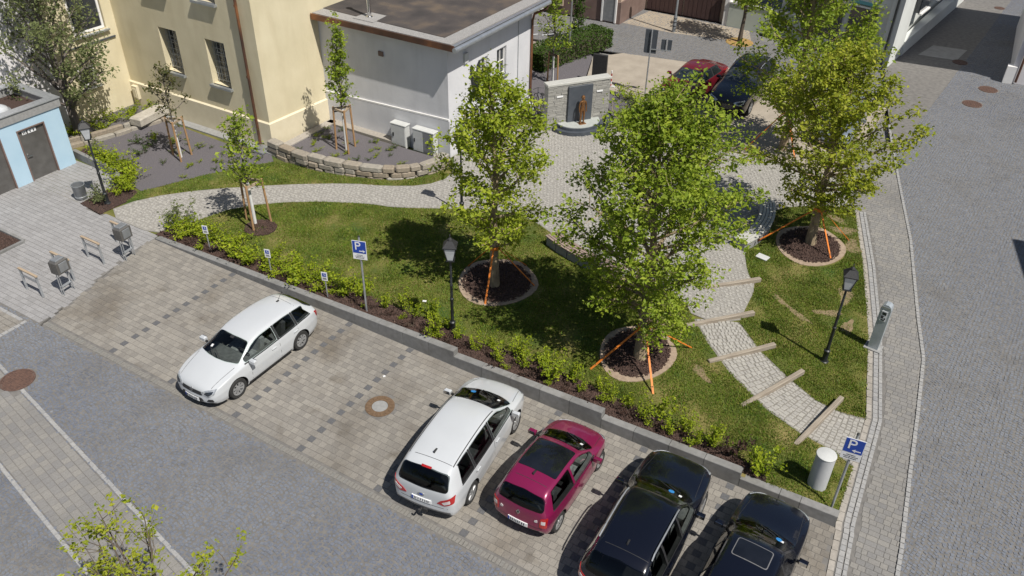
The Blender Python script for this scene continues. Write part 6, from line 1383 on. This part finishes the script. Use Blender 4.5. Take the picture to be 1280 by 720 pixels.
    if not far:
        for s_ in (-1, 1): MB().beam((s_*.1-.05, cowl+.02, zt(cowl)+.015), (s_*.1+.45*(1 if s_ > 0 else 1)*.9-.1, cowl-.16, zt(cowl-.16)+.02), .018, .012).build('wiper', m_plastic, w)
        MB().box((0, wtop+.12, zr(wtop)-.0), (.001, .001, .001)) if False else patch(bvh, rpoly([(-.07, wtop+.08), (.07, wtop+.08), (.06, wtop+.16), (-.06, wtop+.16)], .02), 'z', .009, m_plastic, 'mirror_mount', w)
        patch(bvh, [(wr(cowl)*.55, cowl-.20), (wr(cowl)*.55+.07, cowl-.20), (wr(cowl)*.55+.07, cowl-.28), (wr(cowl)*.55, cowl-.28)], 'z', .009, m_signwhite, 'sticker', w)
        if disc: 
            c = disc; patch(bvh, [(c+.07*cos(a), cowl-.22+.07*sin(a)) for a in np.linspace(0, 2*pi, 13)[:-1]], 'z', .010, m_discblue, 'parking_disc', w)
    if rear == 'hatch':
        r_ = patch(bvh, rpoly(rw, .09), '-y', .004, m_carglass if far else m_privacy, 'rear_window', t)
        if not far:
            MB().beam((0, tail-.05, zc+.02), (.38, tail-.02, zc+.07), .02, .014).build('wiper', m_plastic, r_); 
            if brake: patch(bvh, [(-.13, za-.02), (.13, za-.02), (.13, za+.008), (-.13, za+.008)], '-y', .014, m_lightred, 'brake_light', t)
    else:
        rw = [(-wr(tail)*.9, tail+.08), (wr(tail)*.9, tail+.08), (wr(roof_end)*.9, roof_end), (-wr(roof_end)*.9, roof_end)]; patch(bvh, rpoly(rw, .09), 'z', .006, m_carglass, 'rear_window', t)
    for ax in ('x', '-x'):
        for i, p in enumerate(glass_side): patch(bvh, p, ax, .004, m_carglass if far else (m_privacy if privacy and i < len(glass_side)-1 else m_clear), 'side_window', t)
        for pc in [p*sy for p in pillars]:
            patch(bvh, [(pc-.034, zb(pc)+.03), (pc+.034, zb(pc)+.03), (pc+.034, zr(pc)-.045), (pc-.034, zr(pc)-.045)], ax, .005, m_plastic if pm is not p_berry else pm, 'pillar', t)
        lo_ = [(yy, zb(yy)+.012) for yy in np.linspace(r0_, f0+.04, 8)]; patch(bvh, lo_ + [(u, v+.024) for u, v in lo_[::-1]], ax, .006, m_plastic, 'window_trim', t)
    if not far:
        sw = .46*sx; yf = wtop-.22
        for sg in (-1, 1):
            for k_, (yy, nm) in enumerate(((yf, 'front_seat'), (yf-.92*sy, 'rear_seat'))):
                st_ = MB().box((sg*.36*sx, yy+.1, .58*sz), (sw, .5, .2), bev=.05); st_.box((sg*.36*sx, yy-.17, .88*sz), (sw, .16, .6), bev=.06, rx=.2); st_.box((sg*.36*sx, yy-.25, 1.22*sz), (.24, .1, .17), bev=.04, rx=.15); st_.build('seat', m_seat, t)
        MB().box((0, cowl-.36, zb(cowl)-.12), (wb(cowl)*1.72, .5, .26), bev=.06).build('dashboard', m_dash, t)
        sw_ = MB(); c_ = Vector((-.36*sx, wtop+.10, zb(cowl)-.02)); sw_.tube([c_ + Vector((.18*cos(a), .06*sin(a), .17*sin(a))) for a in np.linspace(0, 2*pi, 17)], .016, 6, cap=False); sw_.box(c_, (.3, .03, .05)); sw_.build('steering_wheel', m_plastic, t)
    s_ = 1
    # door seams, handles
    if not far:
        for ax, sg in (('x', 1), ('-x', -1)):
            for i, yc in enumerate([p*sy for p in pillars] + [f0-.12]):
                z0 = .32*sz; 
                if any(abs(yc-ay) < wr_+.1 for ay in axles): z0 = wr_*2+.16
                if z0 < zb(yc)-.1: patch(bvh, [(yc-.005, z0), (yc+.005, z0), (yc+.005, zb(yc)-.01), (yc-.005, zb(yc)-.01)], ax, .002, m_plastic, 'door_seam', t, .2)
            for yc in (handles if isinstance(handles, (list, tuple)) else [p*sy+.12 for p in pillars[1:]]):
                h = MB().box((sg*(wb(yc)*1.005+.012), yc, zb(yc)-.12), (.03, .17, .03), bev=.008).build('door_handle', pm, t)
            zs_ = S(6, 0, sz); patch(bvh, [(axles[0]+wr_+.1, zs_+.03), (axles[1]-wr_-.1, zs_+.03), (axles[1]-wr_-.1, zs_+.09), (axles[0]+wr_+.1, zs_+.09)], ax, .006, sill or m_plastic, 'sill_trim', t)
    for sg in (-1, 1):   # mirrors
        my = f0-.12; mx = wb(my)*sg; b = MB().box((mx+sg*.13, my, zb(my)+.10), (.20, .12, .13), bev=.04).build('mirror', pm, t); MB().box((mx+sg*.02, my+.01, zb(my)+.04), (.1, .05, .05)).build('mirror_arm', m_plastic, b); MB().box((mx+sg*.13, my-.063, zb(my)+.09), (.16, .01, .1)).build('mirror_glass', m_chrome, b)
    # lights, grille, plates
    zf = zb(L2-.05)
    for sg in (-1, 1):
        w3 = wb(L2-.1)
        q = [(sg*w3*.98, zf-.04), (sg*w3*1.0, zf+.09), (sg*w3*.66, zf+.045), (sg*w3*.46, zf-.03), (sg*w3*.52, zf-.09), (sg*w3*.8, zf-.13)]
        patch(bvh, rpoly(q, .03), 'y', .010, m_lightclear, 'headlight', t, .05)
        hl_ = t.children[-1]; patch(bvh, rpoly([(sg*w3*.92, zf-.02), (sg*w3*.94, zf+.04), (sg*w3*.70, zf+.01), (sg*w3*.6, zf-.05), (sg*w3*.78, zf-.09)], .02), 'y', .014, m_glassdark, 'lamp_bowl', hl_, .05)
        if rear == 'hatch' and lights == 'tall':
            q = [(sg*wb(tail)*.97, zb(tail)-.34), (sg*wb(tail)*.97, zb(tail)-.02), (sg*wb(tail)*.76, zb(tail)-.06), (sg*wb(tail)*.74, zb(tail)-.34)]
            l_ = patch(bvh, rpoly(q, .03), '-y', .012, m_lightred, 'tail_light', t, .05); patch(bvh, [(sg*wb(tail)*.92, zb(tail)-.22), (sg*wb(tail)*.92, zb(tail)-.12), (sg*wb(tail)*.80, zb(tail)-.12), (sg*wb(tail)*.80, zb(tail)-.22)], '-y', .016, m_lightpale, 'lens', l_, .05)
            patch(bvh, rpoly([(sg*wb(tail)*.68, zb(tail)-.21), (sg*wb(tail)*.66, zb(tail)-.13), (sg*wb(tail)*.56, zb(tail)-.17), (sg*wb(tail)*.58, zb(tail)-.22)], .02), '-y', .010, m_lightpale, 'reverse_light', t, .05)
        else:
            q = [(sg*wb(tail)*1.0, zb(tail)-.20), (sg*wb(tail)*1.0, zb(tail)+.02), (sg*wb(tail)*.62, zb(tail)-.16), (sg*wb(tail)*.50, zb(tail)-.27), (sg*wb(tail)*.74, zb(tail)-.30)]
            l_ = patch(bvh, rpoly(q, .03), '-y', .010, m_lightred, 'tail_light', t, .05); patch(bvh, rpoly([(sg*wb(tail)*.92, zb(tail)-.18), (sg*wb(tail)*.9, zb(tail)-.09), (sg*wb(tail)*.66, zb(tail)-.21), (sg*wb(tail)*.74, zb(tail)-.26)], .02), '-y', .015, m_lightpale if badge == 'oval' else m_lightred, 'lens', l_, .05)
    g = wb(L2-.1); patch(bvh, rpoly([(-g*.5, zf-.13), (g*.5, zf-.13), (g*.56, zf-.02), (-g*.56, zf-.02)], .03), 'y', .008, m_plastic, 'grille', t)
    patch(bvh, rpoly([(-g*.62, .24), (g*.62, .24), (g*.5, .40), (-g*.5, .40)], .04), 'y', .007, m_plastic, 'air_intake', t)
    for sg in (-1, 1): patch(bvh, rpoly([(sg*g*.7, .34), (sg*g*.95, .33), (sg*g*.93, .43), (sg*g*.78, .42)], .02), 'y', .007, m_plastic, 'fog_light', t)
    patch(bvh, [(-g*1.0, .195), (g*1.0, .195), (g*1.0, .235), (-g*1.0, .235)], 'y', .012, m_plastic, 'lip', t)
    def plate_(ax, zc):
        p = patch(bvh, [(-.26, zc-.055), (.26, zc-.055), (.26, zc+.055), (-.26, zc+.055)], ax, .02, m_signwhite, 'number_plate', t, .2); fl = 1 if ax == 'y' else -1
        patch(bvh, [(fl*.215, zc-.05), (fl*.255, zc-.05), (fl*.255, zc+.05), (fl*.215, zc+.05)], ax, .023, m_signblue, 'plate_band', p, .2); q = -.19
        while q < .2:
            w_ = random.uniform(.028, .042); patch(bvh, [(q, zc-.033), (q+w_*.62, zc-.033), (q+w_*.62, zc+.033), (q, zc+.033)], ax, .022, m_ink, 'plate_print', p, .2); q += w_ + (.03 if random.random() < .25 else .012)
    if not far:
        plate_('y', .33); plate_('-y', zb(tail)-.31 if badge != 'diamond' else .47 if lights == 'tall' else .62)
        zbd = zf+.0; 
        dm = [(0, .075), (.055, 0), (0, -.075), (-.055, 0)] if badge == 'diamond' else [(.085*cos(a), .04*sin(a)) for a in np.linspace(0, 2*pi, 15)[:-1]]
        inn = [(u*.55, v*.62) for u, v in dm]; mm = m_chrome if badge == 'diamond' else m_signblue
        for ax, zc in (('y', zf-.05), ('-y', zb(tail)-.10 if badge == 'diamond' else zb(tail)-.13)):
            bd_ = patch(bvh, [(u, v+zc) for u, v in dm], ax, .02, m_chrome, 'badge', t, .2); patch(bvh, [(u, v+zc) for u, v in inn], ax, .024, m_plastic if badge == 'diamond' else m_signblue, 'badge_centre', bd_, .2)
        if hoodline:
            for sg in (-1, 1): patch(bvh, [(sg*wr(cowl)*.99, cowl+.02), (sg*(wr(cowl)*.99+.010), cowl+.02), (sg*(wr(L2-.15)*1.02+.010), L2-.12), (sg*wr(L2-.15)*1.02, L2-.12)], 'z', .002, m_plastic, 'bonnet_seam', t, .15)
        # rear bumper
        if sill: patch(bvh, rpoly([(-wb(R2)*1.02, S(6, R2, sz)-.06), (wb(R2)*1.02, S(6, R2, sz)-.06), (wb(R2)*1.0, S(6, R2, sz)+.10), (-wb(R2)*1.0, S(6, R2, sz)+.10)], .03), '-y', .012, sill, 'bumper_trim', t)
        patch(bvh, [(-wb(tail)*.84, zb(tail)-.40), (wb(tail)*.84, zb(tail)-.40), (wb(tail)*.84, zb(tail)-.388), (-wb(tail)*.84, zb(tail)-.388)], '-y', .002, m_plastic, 'tailgate_seam', t, .15)
        patch(bvh, [(-wr(roof_end+.2)*.9, roof_end+.2), (wr(roof_end+.2)*.9, roof_end+.2), (wr(roof_end+.2)*.9, roof_end+.212), (-wr(roof_end+.2)*.9, roof_end+.212)], 'z', .002, m_plastic, 'roof_seam', t, .15)
    if roofgap:
        for sg in (-1, 1): patch(bvh, [(sg*wr(0)*.93, roof_end+.2), (sg*(wr(0)*.93-.02), roof_end+.2), (sg*(wr(0)*.92-.02), wtop-.05), (sg*wr(0)*.92, wtop-.05)], 'z', .003, m_plastic, 'roof_strip', t, .15)
    if rails:
        for sg in (-1, 1): MB().tube([(sg*wr(-1)*.97, roof_end+.25, zr(roof_end+.25)+.02)] + [(sg*wr(yy)*.97, yy, zr(yy)+.06) for yy in np.linspace(roof_end+.4, wtop-.35, 6)] + [(sg*wr(wtop-.2)*.97, wtop-.2, zr(wtop-.2)+.02)], .018, 6).build('roof_rail', m_galv, t)
    if roof_glass:
        ya, yb, k = roof_glass; g_ = patch(bvh, rpoly([(-wr(ya)*k, ya), (wr(ya)*k, ya), (wr(yb)*k, yb), (-wr(yb)*k, yb)], .06), 'z', .006, m_tint, 'roof_glass', t)
        if k < .7:
            out = rpoly([(-wr(ya)*k-.02, ya-.02), (wr(ya)*k+.02, ya-.02), (wr(yb)*k+.02, yb+.02), (-wr(yb)*k-.02, yb+.02)], .07); patch(bvh, out, 'z', .003, p_sill, 'roof_glass_rim', t)
    if antenna == 'rod': MB().box((0, roof_end+.36, zt(roof_end+.36)+.008), (.05, .09, .03), bev=.01).tube([(0, roof_end+.36, zt(roof_end+.36)), (0, roof_end+.20, zt(roof_end+.36)+.17)], .007, 5).build('antenna', m_plastic, t)
    elif antenna == 'fin': MB().add([(-.025, roof_end+.50, zt(roof_end+.45)-.01), (.025, roof_end+.50, zt(roof_end+.45)-.01), (.02, roof_end+.33, zt(roof_end+.33)-.01), (-.02, roof_end+.33, zt(roof_end+.33)-.01), (0, roof_end+.34, zt(roof_end+.4)+.07)], [(3, 2, 1, 0), (0, 1, 4), (1, 2, 4), (2, 3, 4), (3, 0, 4)]).build('antenna', m_plastic, t)
    if tow: MB().tube([(0, R2+.3, .36), (0, R2-.16, .34), (0, R2-.19, .36), (0, R2-.19, .42)], .022, 8).lathe([(.001, .455), (.028, .445), (.028, .425), (.015, .41)], 10, (0, R2-.19, 0), cap=False).box((.12, R2-.09, .37), (.1, .06, .1)).build('tow_bar', m_plastic, t)
    for ay in axles:
        for sg in (-1, 1): wheel(t, sg*(wb(ay)*1.005-.10), ay, wr_, sg, spokes)
    MB().box((0, 0, .32), (1.05*sx*.9, (L2-R2)*.86, .2)).build('underbody', m_plastic, t)
    return t

car('estate_car', 'white estate car parked alone, nose towards the square', 'car', 3.86, 1.80, pi, ESTATE, p_white, (-1.21, 1.29), .305, scale=(.93, .92, .95), pillars=(-1.25, -.42), handles=None or [-1.05, -.15], antenna='rod', cowl=1.25, wtop=.42, roof_end=-1.80, tail=-2.2, side_r=-1.92)
car('minivan', 'white people carrier with tow bar, rear towards the square', 'car', 11.2, 2.02, R(6.5), MPV, p_white, (-1.29, 1.34), .315, scale=(.92, .92, .94), pillars=(-1.15, -.05), handles=[-.95, .12], antenna='fin', cowl=1.5, wtop=.55, roof_end=-2.04, tail=-2.26, disc=-.32, tow=True, brake=True, sill=p_sill, roofgap=True, badge='oval', spokes=7, side_r=-1.85)
car('small_car', 'berry red small car with black glass roof, between the white and black cars', 'car', 13.63, 2.32, 0, HATCH, p_berry, (-1.12, 1.11), .28, scale=(.95, .94, .96), pillars=(-.42,), handles=[-.28], antenna='fin', cowl=1.0, wtop=.3, roof_end=-1.5, tail=-1.68, roof_glass=(-.92, .14, .9), lights='tall', spokes=6, sill=None, badge='diamond')
car('estate_car', 'large black estate car with silver roof rails, nose to the retaining wall', 'car', 16.3, 2.08, R(.5), WAGON, p_black, (-1.32, 1.34), .32, scale=(.92, .945, .95), pillars=(-1.2, -.3), handles=[-1.0, -.1], antenna='fin', cowl=.9, wtop=.15, roof_end=-1.98, tail=-2.24, rails=True, disc=.2, badge='oval', spokes=7)
car('hatchback', 'black hatchback with a sunroof, nearest the parking sign at the right', 'car', 18.66, 2.2, R(-2), WAGON, p_black, (-1.23, 1.25), .305, scale=(.88, .885, .88), pillars=(-1.2, -.3), handles=[-1.0, -.1], antenna=None, cowl=.9, wtop=.15, roof_end=-1.98, tail=-2.24, roof_glass=(-.62, -.12, .62), disc=.33, badge='oval', spokes=6)
car('sedan', 'dark red car parked behind the memorial beside the sign post', 'car', 7.35, 28.6, pi-.12, SEDAN, p_red, (-1.3, 1.38), .315, pillars=(-.3,), cowl=1.2, wtop=.35, roof_end=-.95, tail=-1.55, rear='sedan', far=True, side_r=-1.2, group='cars parked by the back street')
car('off_roader', 'black off roader parked beside the dark red car', 'car', 9.75, 28.9, pi-.02, WAGON, p_black, (-1.5, 1.5), .37, scale=(1.05, 1.06, 1.14), pillars=(-1.2, -.3), cowl=.9, wtop=.15, roof_end=-1.98, tail=-2.24, rails=True, roof_glass=(-.9, -.2, .75), far=True, group='cars parked by the back street')
car('estate_car', 'silver blue car half hidden behind the amber tree', 'car', 14.75, 28.0, pi+.02, ESTATE, p_silver, (-1.31, 1.40), .32, pillars=(-1.25, -.42), far=True, group='cars parked by the back street')
